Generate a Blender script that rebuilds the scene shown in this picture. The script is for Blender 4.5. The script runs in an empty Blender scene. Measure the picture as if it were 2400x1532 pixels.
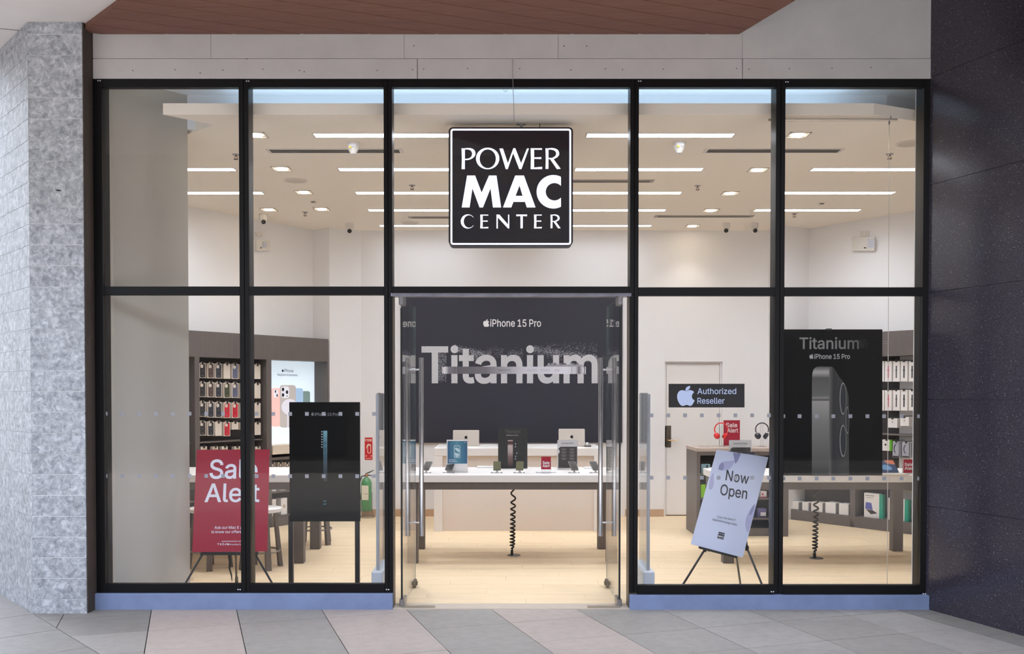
import bpy, bmesh, math, random
from mathutils import Vector, Matrix
from mathutils.geometry import tessellate_polygon, delaunay_2d_cdt
random.seed(7)
SC = bpy.context.scene
COL = SC.collection
# ------------------------------------------------------------------ camera, sky, exposure
F, CX, CY, CAMY, CAMZ = 2250.0, 1172.0, 963.0, -7.12, 1.61      # focal length and principal point in pixels of the 2400x1532 frame
PITCH = math.radians(1.12)
cd = bpy.data.cameras.new('camera'); cam = bpy.data.objects.new('camera', cd); COL.objects.link(cam)
cd.sensor_fit = 'HORIZONTAL'; cd.sensor_width = 36; cd.lens = F / 2400 * 36
cd.shift_x = (1200 - CX) / 2400; cd.shift_y = (CY - 766) / 2400
cd.clip_end = 500
cam.location = (0, CAMY, CAMZ); cam.rotation_euler = (math.pi / 2 - PITCH, 0, 0)
SC.camera = cam
SC.view_settings.view_transform = 'Standard'; SC.view_settings.look = 'None'
SC.view_settings.gamma = 1; SC.view_settings.use_curve_mapping = False
SC.view_settings.exposure = 0.0
STRIP, DOWN, COVE, SKY, SUN = 50.0, 45.0, 5.5, 8.0, 5.5
w = bpy.data.worlds.new('sky'); SC.world = w; w.use_nodes = True
nt = w.node_tree; nt.nodes.clear()
sky = nt.nodes.new('ShaderNodeTexSky'); sky.sky_type = 'NISHITA'; sky.sun_disc = False
sky.sun_elevation = math.radians(48); sky.sun_rotation = math.radians(20)
sky.air_density = 1.0; sky.dust_density = 3.5; sky.ozone_density = 1.0
bg = nt.nodes.new('ShaderNodeBackground'); bg.inputs[1].default_value = SKY * 0.22
mixn = nt.nodes.new('ShaderNodeMixRGB'); mixn.inputs[0].default_value = .6; mixn.inputs[2].default_value = (3.3, 3.35, 3.5, 1)
out = nt.nodes.new('ShaderNodeOutputWorld')
nt.links.new(sky.outputs[0], mixn.inputs[1]); nt.links.new(mixn.outputs[0], bg.inputs[0]); nt.links.new(bg.outputs[0], out.inputs[0])
sd = bpy.data.lights.new('sun', 'SUN'); sd.energy = SUN; sd.angle = .01; sd.color = (1, .95, .88)
so = bpy.data.objects.new('sun', sd); COL.objects.link(so); so.rotation_euler = Vector((.3, .38, .87)).to_track_quat('Z', 'Y').to_euler()
SC.cycles.max_bounces = 10; SC.cycles.transparent_max_bounces = 24; SC.cycles.glossy_bounces = 4
SC.cycles.diffuse_bounces = 7; SC.cycles.caustics_reflective = False; SC.cycles.caustics_refractive = False
SC.cycles.sample_clamp_indirect = 6.0

# ------------------------------------------------------------------ measuring: a pixel of the photograph -> a point on a real surface
def ray(px, py):
    fw = Vector((0, math.cos(PITCH), -math.sin(PITCH))); up = Vector((0, math.sin(PITCH), math.cos(PITCH)))
    return fw + Vector(((px - CX) / F, 0, 0)) + up * ((CY - py) / F)
CAM = Vector((0, CAMY, CAMZ))
class Pl:
    """a plane in the place: point and normal (normal turned to the room's viewer side)"""
    def __init__(s, p, n):
        s.p = Vector(p); s.n = Vector(n).normalized()
        if s.n.dot(CAM - s.p) < 0: s.n = -s.n
    def hit(s, px, py, lift=0.0):
        d = ray(px, py); t = (s.p + s.n * lift - CAM).dot(s.n) / d.dot(s.n)
        return CAM + d * t
def PY(Y): return Pl((0, Y, 0), (0, -1, 0))
def PZ(Z): return Pl((0, 0, Z), (0, 0, 1))
def on_y(px, py, Y): return PY(Y).hit(px, py)
def on_z(px, py, Z): return PZ(Z).hit(px, py)

# ------------------------------------------------------------------ materials
def lin(c):
    r = []
    for v in c[:3]:
        v = v / 255.0
        r.append(v / 12.92 if v <= .04045 else ((v + .055) / 1.055) ** 2.4)
    return (r[0], r[1], r[2], 1.0)
_M = {}
def mat(name, col, rough=.5, metal=0.0, emit=None, es=1.0, var=0.0, scale=8.0, bump=0.0, spec=None, stretch=None, coat=0, detail=4):
    if name in _M: return _M[name]
    m = bpy.data.materials.new(name); m.use_nodes = True; _M[name] = m
    t = m.node_tree; b = t.nodes['Principled BSDF']
    b.inputs['Base Color'].default_value = lin(col); b.inputs['Roughness'].default_value = rough
    b.inputs['Metallic'].default_value = metal
    if spec is not None: b.inputs['Specular IOR Level'].default_value = spec
    if coat: b.inputs['Coat Weight'].default_value = coat; b.inputs['Coat Roughness'].default_value = .03
    if emit: b.inputs['Emission Color'].default_value = lin(emit); b.inputs['Emission Strength'].default_value = es
    if var or bump:
        tc = t.nodes.new('ShaderNodeTexCoord'); mp = t.nodes.new('ShaderNodeMapping')
        t.links.new(tc.outputs['Object'], mp.inputs[0])
        if stretch: mp.inputs['Scale'].default_value = stretch
        n = t.nodes.new('ShaderNodeTexNoise'); n.inputs['Scale'].default_value = scale; n.inputs['Detail'].default_value = detail
        n.inputs['Roughness'].default_value = .6
        oi = t.nodes.new('ShaderNodeObjectInfo'); ad = t.nodes.new('ShaderNodeVectorMath'); ad.operation = 'ADD'
        mu = t.nodes.new('ShaderNodeVectorMath'); mu.operation = 'SCALE'
        cb = t.nodes.new('ShaderNodeCombineXYZ')
        for i in range(3): t.links.new(oi.outputs['Random'], cb.inputs[i])
        t.links.new(cb.outputs[0], mu.inputs[0]); mu.inputs['Scale'].default_value = 37.0
        t.links.new(mp.outputs[0], ad.inputs[0]); t.links.new(mu.outputs[0], ad.inputs[1])
        t.links.new(ad.outputs[0], n.inputs['Vector'])
        if var:
            r = t.nodes.new('ShaderNodeValToRGB'); c = lin(col)
            r.color_ramp.elements[0].position = .3; r.color_ramp.elements[1].position = .72
            r.color_ramp.elements[0].color = tuple(max(0, v * (1 - var)) for v in c[:3]) + (1,)
            r.color_ramp.elements[1].color = tuple(min(1, v * (1 + var)) for v in c[:3]) + (1,)
            t.links.new(n.outputs['Fac'], r.inputs[0]); t.links.new(r.outputs[0], b.inputs['Base Color'])
        if bump:
            bp = t.nodes.new('ShaderNodeBump'); bp.inputs['Strength'].default_value = bump; bp.inputs['Distance'].default_value = .01
            t.links.new(n.outputs['Fac'], bp.inputs['Height']); t.links.new(bp.outputs[0], b.inputs['Normal'])
    return m
def ramp_mat(name, axis, lo, hi, stops, rough=.4, emit=0.0, metal=0.0):
    """flat print or metal whose colour changes along one axis of the object's own coordinates"""
    if name in _M: return _M[name]
    m = bpy.data.materials.new(name); m.use_nodes = True; _M[name] = m
    t = m.node_tree; b = t.nodes['Principled BSDF']; b.inputs['Roughness'].default_value = rough; b.inputs['Metallic'].default_value = metal
    tc = t.nodes.new('ShaderNodeTexCoord'); sp = t.nodes.new('ShaderNodeSeparateXYZ'); mr = t.nodes.new('ShaderNodeMapRange')
    mr.inputs['From Min'].default_value = lo; mr.inputs['From Max'].default_value = hi
    r = t.nodes.new('ShaderNodeValToRGB')
    t.links.new(tc.outputs['Object'], sp.inputs[0]); t.links.new(sp.outputs[axis], mr.inputs[0]); t.links.new(mr.outputs[0], r.inputs[0])
    e = r.color_ramp.elements
    while len(e) < len(stops): e.new(.5)
    for k, (p, c) in enumerate(stops): e[k].position = p; e[k].color = lin(c)
    t.links.new(r.outputs[0], b.inputs['Base Color'])
    if emit: t.links.new(r.outputs[0], b.inputs['Emission Color']); b.inputs['Emission Strength'].default_value = emit
    return m
def glass_mat(name, tint=(1, 1, 1, 1), ior=1.3, rough=0.0):
    if name in _M: return _M[name]
    m = bpy.data.materials.new(name); m.use_nodes = True; _M[name] = m
    t = m.node_tree; t.nodes.clear()
    o = t.nodes.new('ShaderNodeOutputMaterial'); mx = t.nodes.new('ShaderNodeMixShader')
    f0 = ((ior - 1) / (ior + 1)) ** 2; lw = t.nodes.new('ShaderNodeLayerWeight'); lw.inputs['Blend'].default_value = .5
    pw = t.nodes.new('ShaderNodeMath'); pw.operation = 'POWER'; pw.inputs[1].default_value = 5; t.links.new(lw.outputs['Facing'], pw.inputs[0])
    fr = t.nodes.new('ShaderNodeMath'); fr.operation = 'MULTIPLY_ADD'; fr.inputs[1].default_value = 1 - f0; fr.inputs[2].default_value = f0; t.links.new(pw.outputs[0], fr.inputs[0])
    tr = t.nodes.new('ShaderNodeBsdfTransparent'); tr.inputs[0].default_value = tint
    gl = t.nodes.new('ShaderNodeBsdfGlossy'); gl.inputs['Roughness'].default_value = rough
    gl.inputs[0].default_value = (1, 1, 1, 1)
    t.links.new(fr.outputs[0], mx.inputs[0]); t.links.new(tr.outputs[0], mx.inputs[1]); t.links.new(gl.outputs[0], mx.inputs[2])
    t.links.new(mx.outputs[0], o.inputs[0])
    return m
def stone_mat(name, c0, c1, c2, scale=9.0, rough=.55):
    """veined grey stone"""
    m = bpy.data.materials.new(name); m.use_nodes = True; _M[name] = m
    t = m.node_tree; b = t.nodes['Principled BSDF']; b.inputs['Roughness'].default_value = rough
    tc = t.nodes.new('ShaderNodeTexCoord'); n = t.nodes.new('ShaderNodeTexNoise'); n2 = t.nodes.new('ShaderNodeTexNoise')
    oi = t.nodes.new('ShaderNodeObjectInfo'); ad = t.nodes.new('ShaderNodeVectorMath'); ad.operation = 'ADD'
    mu = t.nodes.new('ShaderNodeMath'); mu.operation = 'MULTIPLY'; mu.inputs[1].default_value = 50
    t.links.new(oi.outputs['Random'], mu.inputs[0]); t.links.new(tc.outputs['Object'], ad.inputs[0]); t.links.new(mu.outputs[0], ad.inputs[1])
    n.inputs['Scale'].default_value = scale; n.inputs['Detail'].default_value = 9; n.inputs['Roughness'].default_value = .72; n.inputs['Distortion'].default_value = .5
    n2.inputs['Scale'].default_value = scale * .35; n2.inputs['Detail'].default_value = 4
    t.links.new(ad.outputs[0], n.inputs['Vector']); t.links.new(ad.outputs[0], n2.inputs['Vector'])
    r = t.nodes.new('ShaderNodeValToRGB'); e = r.color_ramp.elements; e.new(.5)
    for k, (p, c) in enumerate(((.32, c0), (.5, c1), (.66, c2))): e[k].position = p; e[k].color = lin(c)
    t.links.new(n.outputs['Fac'], r.inputs[0])
    mx = t.nodes.new('ShaderNodeMixRGB'); mx.blend_type = 'OVERLAY'; mx.inputs[0].default_value = .4
    t.links.new(r.outputs[0], mx.inputs[1]); t.links.new(n2.outputs['Fac'], mx.inputs[2]); t.links.new(mx.outputs[0], b.inputs['Base Color'])
    bp = t.nodes.new('ShaderNodeBump'); bp.inputs['Strength'].default_value = .25; bp.inputs['Distance'].default_value = .004
    t.links.new(n.outputs['Fac'], bp.inputs['Height']); t.links.new(bp.outputs[0], b.inputs['Normal'])
    return m
def granite_mat():
    m = bpy.data.materials.new('black_granite'); m.use_nodes = True; _M['black_granite'] = m
    t = m.node_tree; b = t.nodes['Principled BSDF']; b.inputs['Roughness'].default_value = .12
    tc = t.nodes.new('ShaderNodeTexCoord'); vo = t.nodes.new('ShaderNodeTexVoronoi'); vo.inputs['Scale'].default_value = 190
    n = t.nodes.new('ShaderNodeTexNoise'); n.inputs['Scale'].default_value = 260; n.inputs['Detail'].default_value = 3
    n3 = t.nodes.new('ShaderNodeTexNoise'); n3.inputs['Scale'].default_value = 1.6; n3.inputs['Detail'].default_value = 4
    for q in (vo, n, n3): t.links.new(tc.outputs['Object'], q.inputs['Vector'])
    r = t.nodes.new('ShaderNodeValToRGB'); e = r.color_ramp.elements; e.new(.5)
    for k, (p, c) in enumerate(((.35, (36, 33, 40)), (.55, (64, 60, 70)), (.75, (110, 104, 118)))): e[k].position = p; e[k].color = lin(c)
    t.links.new(n.outputs['Fac'], r.inputs[0])
    sp = t.nodes.new('ShaderNodeSeparateColor'); t.links.new(vo.outputs['Color'], sp.inputs[0])
    a = t.nodes.new('ShaderNodeMath'); a.operation = 'GREATER_THAN'; a.inputs[1].default_value = .985; t.links.new(sp.outputs[0], a.inputs[0])
    lt = t.nodes.new('ShaderNodeMath'); lt.operation = 'LESS_THAN'; lt.inputs[1].default_value = .3; t.links.new(vo.outputs['Distance'], lt.inputs[0])
    mm = t.nodes.new('ShaderNodeMath'); mm.operation = 'MULTIPLY'; t.links.new(a.outputs[0], mm.inputs[0]); t.links.new(lt.outputs[0], mm.inputs[1])
    mx = t.nodes.new('ShaderNodeMixRGB'); mx.inputs[2].default_value = lin((225, 225, 235))
    t.links.new(mm.outputs[0], mx.inputs[0]); t.links.new(r.outputs[0], mx.inputs[1]); t.links.new(mx.outputs[0], b.inputs['Base Color'])
    rr = t.nodes.new('ShaderNodeMapRange'); rr.inputs['To Min'].default_value = .06; rr.inputs['To Max'].default_value = .3
    t.links.new(n3.outputs['Fac'], rr.inputs[0]); t.links.new(rr.outputs[0], b.inputs['Roughness'])
    return m

# ------------------------------------------------------------------ mesh building
class MB:
    def __init__(s): s.v = []; s.f = []
    def add(s, vs, fs):
        k = len(s.v); s.v += [Vector(v) for v in vs]; s.f += [tuple(i + k for i in f) for f in fs]; return s
    def box(s, x0, x1, y0, y1, z0, z1, M=None, taper=None):
        vs = [Vector(p) for p in ((x0, y0, z0), (x1, y0, z0), (x1, y1, z0), (x0, y1, z0), (x0, y0, z1), (x1, y0, z1), (x1, y1, z1), (x0, y1, z1))]
        if M is not None: vs = [M @ v for v in vs]
        return s.add(vs, [(0, 3, 2, 1), (4, 5, 6, 7), (0, 1, 5, 4), (1, 2, 6, 5), (2, 3, 7, 6), (3, 0, 4, 7)])
    def bev(s, x0, x1, y0, y1, z0, z1, r=.004, seg=1, M=None):
        bm = bmesh.new(); bmesh.ops.create_cube(bm, size=1)
        for v in bm.verts: v.co = Vector(((x0 + x1) / 2 + v.co.x * (x1 - x0), (y0 + y1) / 2 + v.co.y * (y1 - y0), (z0 + z1) / 2 + v.co.z * (z1 - z0)))
        bmesh.ops.bevel(bm, geom=bm.edges[:], offset=r, segments=seg, affect='EDGES', profile=.5)
        bm.verts.index_update()
        s.add([(M @ v.co if M is not None else v.co.copy()) for v in bm.verts], [[v.index for v in f.verts] for f in bm.faces]); bm.free(); return s
    def prism(s, pts, z0, z1, M=None):
        """pts: xy polygon, extruded in z"""
        n = len(pts); vs = [Vector((p[0], p[1], z0)) for p in pts] + [Vector((p[0], p[1], z1)) for p in pts]
        if M is not None: vs = [M @ v for v in vs]
        tr = tessellate_polygon([[Vector((p[0], p[1], 0)) for p in pts]])
        fs = [tuple(t) for t in tr] + [tuple(i + n for i in reversed(t)) for t in tr]
        fs += [(i, (i + 1) % n, (i + 1) % n + n, i + n) for i in range(n)]
        return s.add(vs, fs)
    def slab(s, wpts, off):
        """planar polygon of world points, thickened by the vector off"""
        n = len(wpts); off = Vector(off); vs = [Vector(p) for p in wpts] + [Vector(p) + off for p in wpts]
        tr = tessellate_polygon([[Vector(p) for p in wpts]])
        fs = [tuple(t) for t in tr] + [tuple(i + n for i in reversed(t)) for t in tr]
        fs += [(i, (i + 1) % n, (i + 1) % n + n, i + n) for i in range(n)]
        return s.add(vs, fs)
    def flat(s, loops):
        """planar polygon with holes, loops of 3-D points"""
        allv = [Vector(p) for l in loops for p in l]
        tr = tessellate_polygon([[Vector(p) for p in l] for l in loops])
        return s.add(allv, [tuple(t) for t in tr])
    def tube(s, pts, r, n=8, cap=True, closed=False):
        pts = [Vector(p) for p in pts]; m = len(pts); rs = r if isinstance(r, (list, tuple)) else [r] * m
        base = len(s.v); prev = None
        for i, p in enumerate(pts):
            if closed: d = pts[(i + 1) % m] - pts[i - 1]
            else: d = pts[min(i + 1, m - 1)] - pts[max(i - 1, 0)]
            d.normalize()
            if prev is None:
                a = d.orthogonal().normalized()
            else:
                a = (prev - d * prev.dot(d)).normalized()
            prev = a; b = d.cross(a)
            for k in range(n):
                t = 2 * math.pi * k / n; s.v.append(p + a * math.cos(t) * rs[i] + b * math.sin(t) * rs[i])
        for i in range(m if closed else m - 1):
            for k in range(n):
                j = (i + 1) % m
                s.f.append((base + i * n + k, base + i * n + (k + 1) % n, base + j * n + (k + 1) % n, base + j * n + k))
        if cap and not closed:
            s.f.append(tuple(base + k for k in reversed(range(n)))); s.f.append(tuple(base + (m - 1) * n + k for k in range(n)))
        return s
    def lathe(s, prof, c=(0, 0, 0), n=24, M=None):
        base = len(s.v); c = Vector(c)
        for (r, z) in prof:
            for k in range(n):
                t = 2 * math.pi * k / n; v = Vector((r * math.cos(t), r * math.sin(t), z))
                s.v.append(c + (M @ v if M is not None else v))
        for i in range(len(prof) - 1):
            for k in range(n):
                s.f.append((base + i * n + k, base + i * n + (k + 1) % n, base + (i + 1) * n + (k + 1) % n, base + (i + 1) * n + k))
        s.f.append(tuple(base + k for k in reversed(range(n)))); s.f.append(tuple(base + (len(prof) - 1) * n + k for k in range(n)))
        return s
FR = {}
def link(name, mb, m, parent=None, smooth=False, world=True, origin=None):
    """one mesh object; world=True: mb is in world coordinates"""
    me = bpy.data.meshes.new(name)
    Mi = Matrix.Identity(4)
    if parent is not None: Mi = FR[parent].inverted() if world else Mi
    elif origin is not None: Mi = Matrix.Translation(Vector(origin)).inverted()
    me.from_pydata([tuple(Mi @ v) for v in mb.v], [], mb.f); me.materials.append(m); me.update()
    bm = bmesh.new(); bm.from_mesh(me); bmesh.ops.recalc_face_normals(bm, faces=bm.faces[:]); bm.to_mesh(me); bm.free()
    if smooth:
        for p in me.polygons: p.use_smooth = True
        try: me.set_sharp_from_angle(angle=math.radians(40))
        except Exception: pass
    o = bpy.data.objects.new(name, me); COL.objects.link(o)
    if parent is not None: o.parent = parent; FR[o] = FR[parent]
    elif origin is not None: o.location = origin; FR[o] = Matrix.Translation(Vector(origin))
    else: FR[o] = Matrix.Identity(4)
    return o
def thing(name, label, cat, loc=(0, 0, 0), rz=0.0, group=None, kind=None):
    o = bpy.data.objects.new(name, None); COL.objects.link(o); o.location = loc; o.rotation_euler = (0, 0, rz)
    o.empty_display_size = .1
    FR[o] = Matrix.Translation(Vector(loc)) @ Matrix.Rotation(rz, 4, 'Z')
    if label: o['label'] = label
    if cat: o['category'] = cat
    if group: o['group'] = group
    if kind: o['kind'] = kind
    return o
def tag(o, label, cat, group=None):
    o['label'] = label; o['category'] = cat
    if group: o['group'] = group
    return o
def struct(name, mb, m, parent=None, label=None):
    o = link(name, mb, m, parent)
    if parent is None:
        o['kind'] = 'structure'
        if label: o['label'] = label
    return o
def copy_tree(o, parent=None):
    c = o.copy(); COL.objects.link(c); c.parent = parent; FR[c] = FR.get(o, Matrix.Identity(4))
    for ch in list(o.children): copy_tree(ch, c)
    return c
def place(c, loc, rz, label=None, group=None):
    c.location = loc; c.rotation_euler = (0, 0, rz)
    if label: c['label'] = label
    if group: c['group'] = group
    Mx = Matrix.Translation(Vector(loc)) @ Matrix.Rotation(rz, 4, 'Z')
    def rec(q):
        FR[q] = Mx
        for ch in q.children: rec(ch)
    rec(c); return c

# ------------------------------------------------------------------ lettering and flat print
def cr(pts, k=4, closed=True):
    """Catmull-Rom through pts"""
    n = len(pts); o = []
    rng = range(n) if closed else range(n - 1)
    for i in rng:
        g = lambda j: pts[j % n] if closed else pts[max(0, min(n - 1, j))]
        a, b, c, d = g(i - 1), g(i), g(i + 1), g(i + 2)
        for q in range(k):
            t = q / k
            o.append(tuple(.5 * (2 * b[m] + (c[m] - a[m]) * t + (2 * a[m] - 5 * b[m] + 4 * c[m] - d[m]) * t * t + (3 * b[m] - a[m] - 3 * c[m] + d[m]) * t ** 3) for m in (0, 1)))
    if not closed: o.append(pts[-1])
    return o
def rrect(x0, y0, x1, y1, r, k=4):
    o = []
    for cx, cy, a in ((x1 - r, y1 - r, 0), (x0 + r, y1 - r, 90), (x0 + r, y0 + r, 180), (x1 - r, y0 + r, 270)):
        for q in range(k + 1):
            t = math.radians(a + 90 * q / k); o.append((cx + r * math.cos(t), cy + r * math.sin(t)))
    return o
def ell(cx, cy, rx, ry, n=28, a0=0, a1=360):
    full = abs(a1 - a0) >= 360
    return [(cx + rx * math.cos(math.radians(a0 + (a1 - a0) * i / (n if full else n - 1))), cy + ry * math.sin(math.radians(a0 + (a1 - a0) * i / (n if full else n - 1)))) for i in range(n)]
def pp(name, shapes, plane, m, parent, lift=.001, label=None):
    """flat print: shapes in pixels of the photograph laid on a real plane; each shape = [outer, hole, ...]"""
    for loops in shapes: o = link(name, MB().flat([[plane.hit(x, y, lift) for x, y in l] for l in loops]), m, parent)
    return o
_TM = {}
def glyph_mesh(ch, bold):
    """filled outline of one letter: contours thickened by bold, triangulated, kept where the winding is non-zero"""
    if (ch, bold) in _TM: return _TM[(ch, bold)]
    loops = []
    for l in GL[ch][1]:
        p = [(l[i] / 1000, l[i + 1] / 1000) for i in range(0, len(l), 2)]; n = len(p); q = []
        for i in range(n):
            a, b, c = p[i - 1], p[i], p[(i + 1) % n]
            d1 = (b[0] - a[0], b[1] - a[1]); d2 = (c[0] - b[0], c[1] - b[1])
            l1 = math.hypot(*d1) or 1; l2 = math.hypot(*d2) or 1
            n1 = (-d1[1] / l1, d1[0] / l1); n2 = (-d2[1] / l2, d2[0] / l2)
            m = (n1[0] + n2[0], n1[1] + n2[1]); k = m[0] ** 2 + m[1] ** 2
            f = 2 / max(k, .8); q.append((b[0] + m[0] * f * bold, b[1] + m[1] * f * bold))
        loops.append(q)
    vs = []; es = []
    for q in loops:
        k = len(vs); vs += [Vector(v) for v in q]; es += [(k + i, k + (i + 1) % len(q)) for i in range(len(q))]
    r = delaunay_2d_cdt(vs, es, [], 0, 1e-6)
    def wind(x, y):
        w_ = 0
        for q in loops:
            for i in range(len(q)):
                (x0, y0), (x1, y1) = q[i], q[(i + 1) % len(q)]
                s_ = (x1 - x0) * (y - y0) - (y1 - y0) * (x - x0)
                if y0 <= y < y1 and s_ > 0: w_ += 1
                elif y1 <= y < y0 and s_ < 0: w_ -= 1
        return w_
    fs = [tuple(f) for f in r[2] if wind(sum(r[0][i].x for i in f) / 3, sum(r[0][i].y for i in f) / 3) != 0]
    _TM[(ch, bold)] = ([(v.x, v.y) for v in r[0]], fs); return _TM[(ch, bold)]
def text_mesh(s, bold=0.0):
    x = 0; V_ = []; F_ = []
    for ch in s:
        if ch == ' ': x += .15; continue
        if ch not in GL: x += .2; continue
        v, f = glyph_mesh(ch, bold); k = len(V_)
        V_ += [Vector((a + x, b, 0)) for a, b in v]; F_ += [tuple(i + k for i in t) for t in f]; x += GL[ch][0] / 1000
    return V_, F_, x
def ptext(s, plane, x0, y0, x1, y1, m, parent, cap=None, bold=0.008, lift=.0015, name='lettering', label=None):
    """lettering: ink from pixel (x0,y0) to (x1,y1) along the baseline; cap = capital height in pixels"""
    vs, fs, adv = text_mesh(s, bold)
    if not vs: return None
    xa = min(v.x for v in vs); xb = max(v.x for v in vs)
    p0 = plane.hit(x0, y0, lift); p1 = plane.hit(x1, y1, lift); u = p1 - p0; W = u.length; u.normalize()
    v = plane.n.cross(u)
    if v.z < 0: v = -v
    k = W / (xb - xa); kv = k
    if cap:
        pc = plane.hit(x0 - (y1 - y0) / max(1e-6, (x1 - x0)) * -cap * 0, y0 - cap, lift)
        kv = abs((pc - p0).dot(v)) / CAPH
    mb = MB().add([p0 + u * ((q.x - xa) * k) + v * (q.y * kv) for q in vs], fs)
    o = link(name, mb, m, parent)
    if label: o['label'] = label
    return o
APPLE = [cr([(705, 592), (662, 581), (625, 592), (603, 625), (598, 662), (606, 702), (626, 742), (650, 766), (672, 769), (700, 760), (716, 757), (735, 763), (756, 770), (780, 755), (797, 727), (807, 704), (786, 688), (775, 660), (781, 630), (800, 604), (780, 587), (750, 580), (725, 588)], 3),
         cr([(701, 588), (699, 565), (718, 541), (752, 530), (752, 552), (735, 577), (714, 588)], 3)]
def apple(plane, x0, y0, x1, y1, m, parent, lift=.0015, name='logo'):
    sx = (x1 - x0) / 210.0; sy = (y1 - y0) / 240.0
    return pp(name, [[[(x0 + (x - 598) * sx, y0 + (y - 530) * sy) for x, y in l]] for l in APPLE], plane, m, parent, lift)
def clip(poly, a, b):
    """keep the part of a convex xy polygon left of the line a->b"""
    o = []; n = len(poly)
    sd = lambda p: (b[0] - a[0]) * (p[1] - a[1]) - (b[1] - a[1]) * (p[0] - a[0])
    for i in range(n):
        p, q = poly[i], poly[(i + 1) % n]; sp, sq = sd(p), sd(q)
        if sp >= 0: o.append(p)
        if (sp > 0) != (sq > 0) and abs(sp - sq) > 1e-12:
            t = sp / (sp - sq); o.append((p[0] + (q[0] - p[0]) * t, p[1] + (q[1] - p[1]) * t))
    return o
def area(poly): return abs(sum(poly[i][0] * poly[(i + 1) % len(poly)][1] - poly[(i + 1) % len(poly)][0] * poly[i][1] for i in range(len(poly)))) / 2 if len(poly) > 2 else 0
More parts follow.
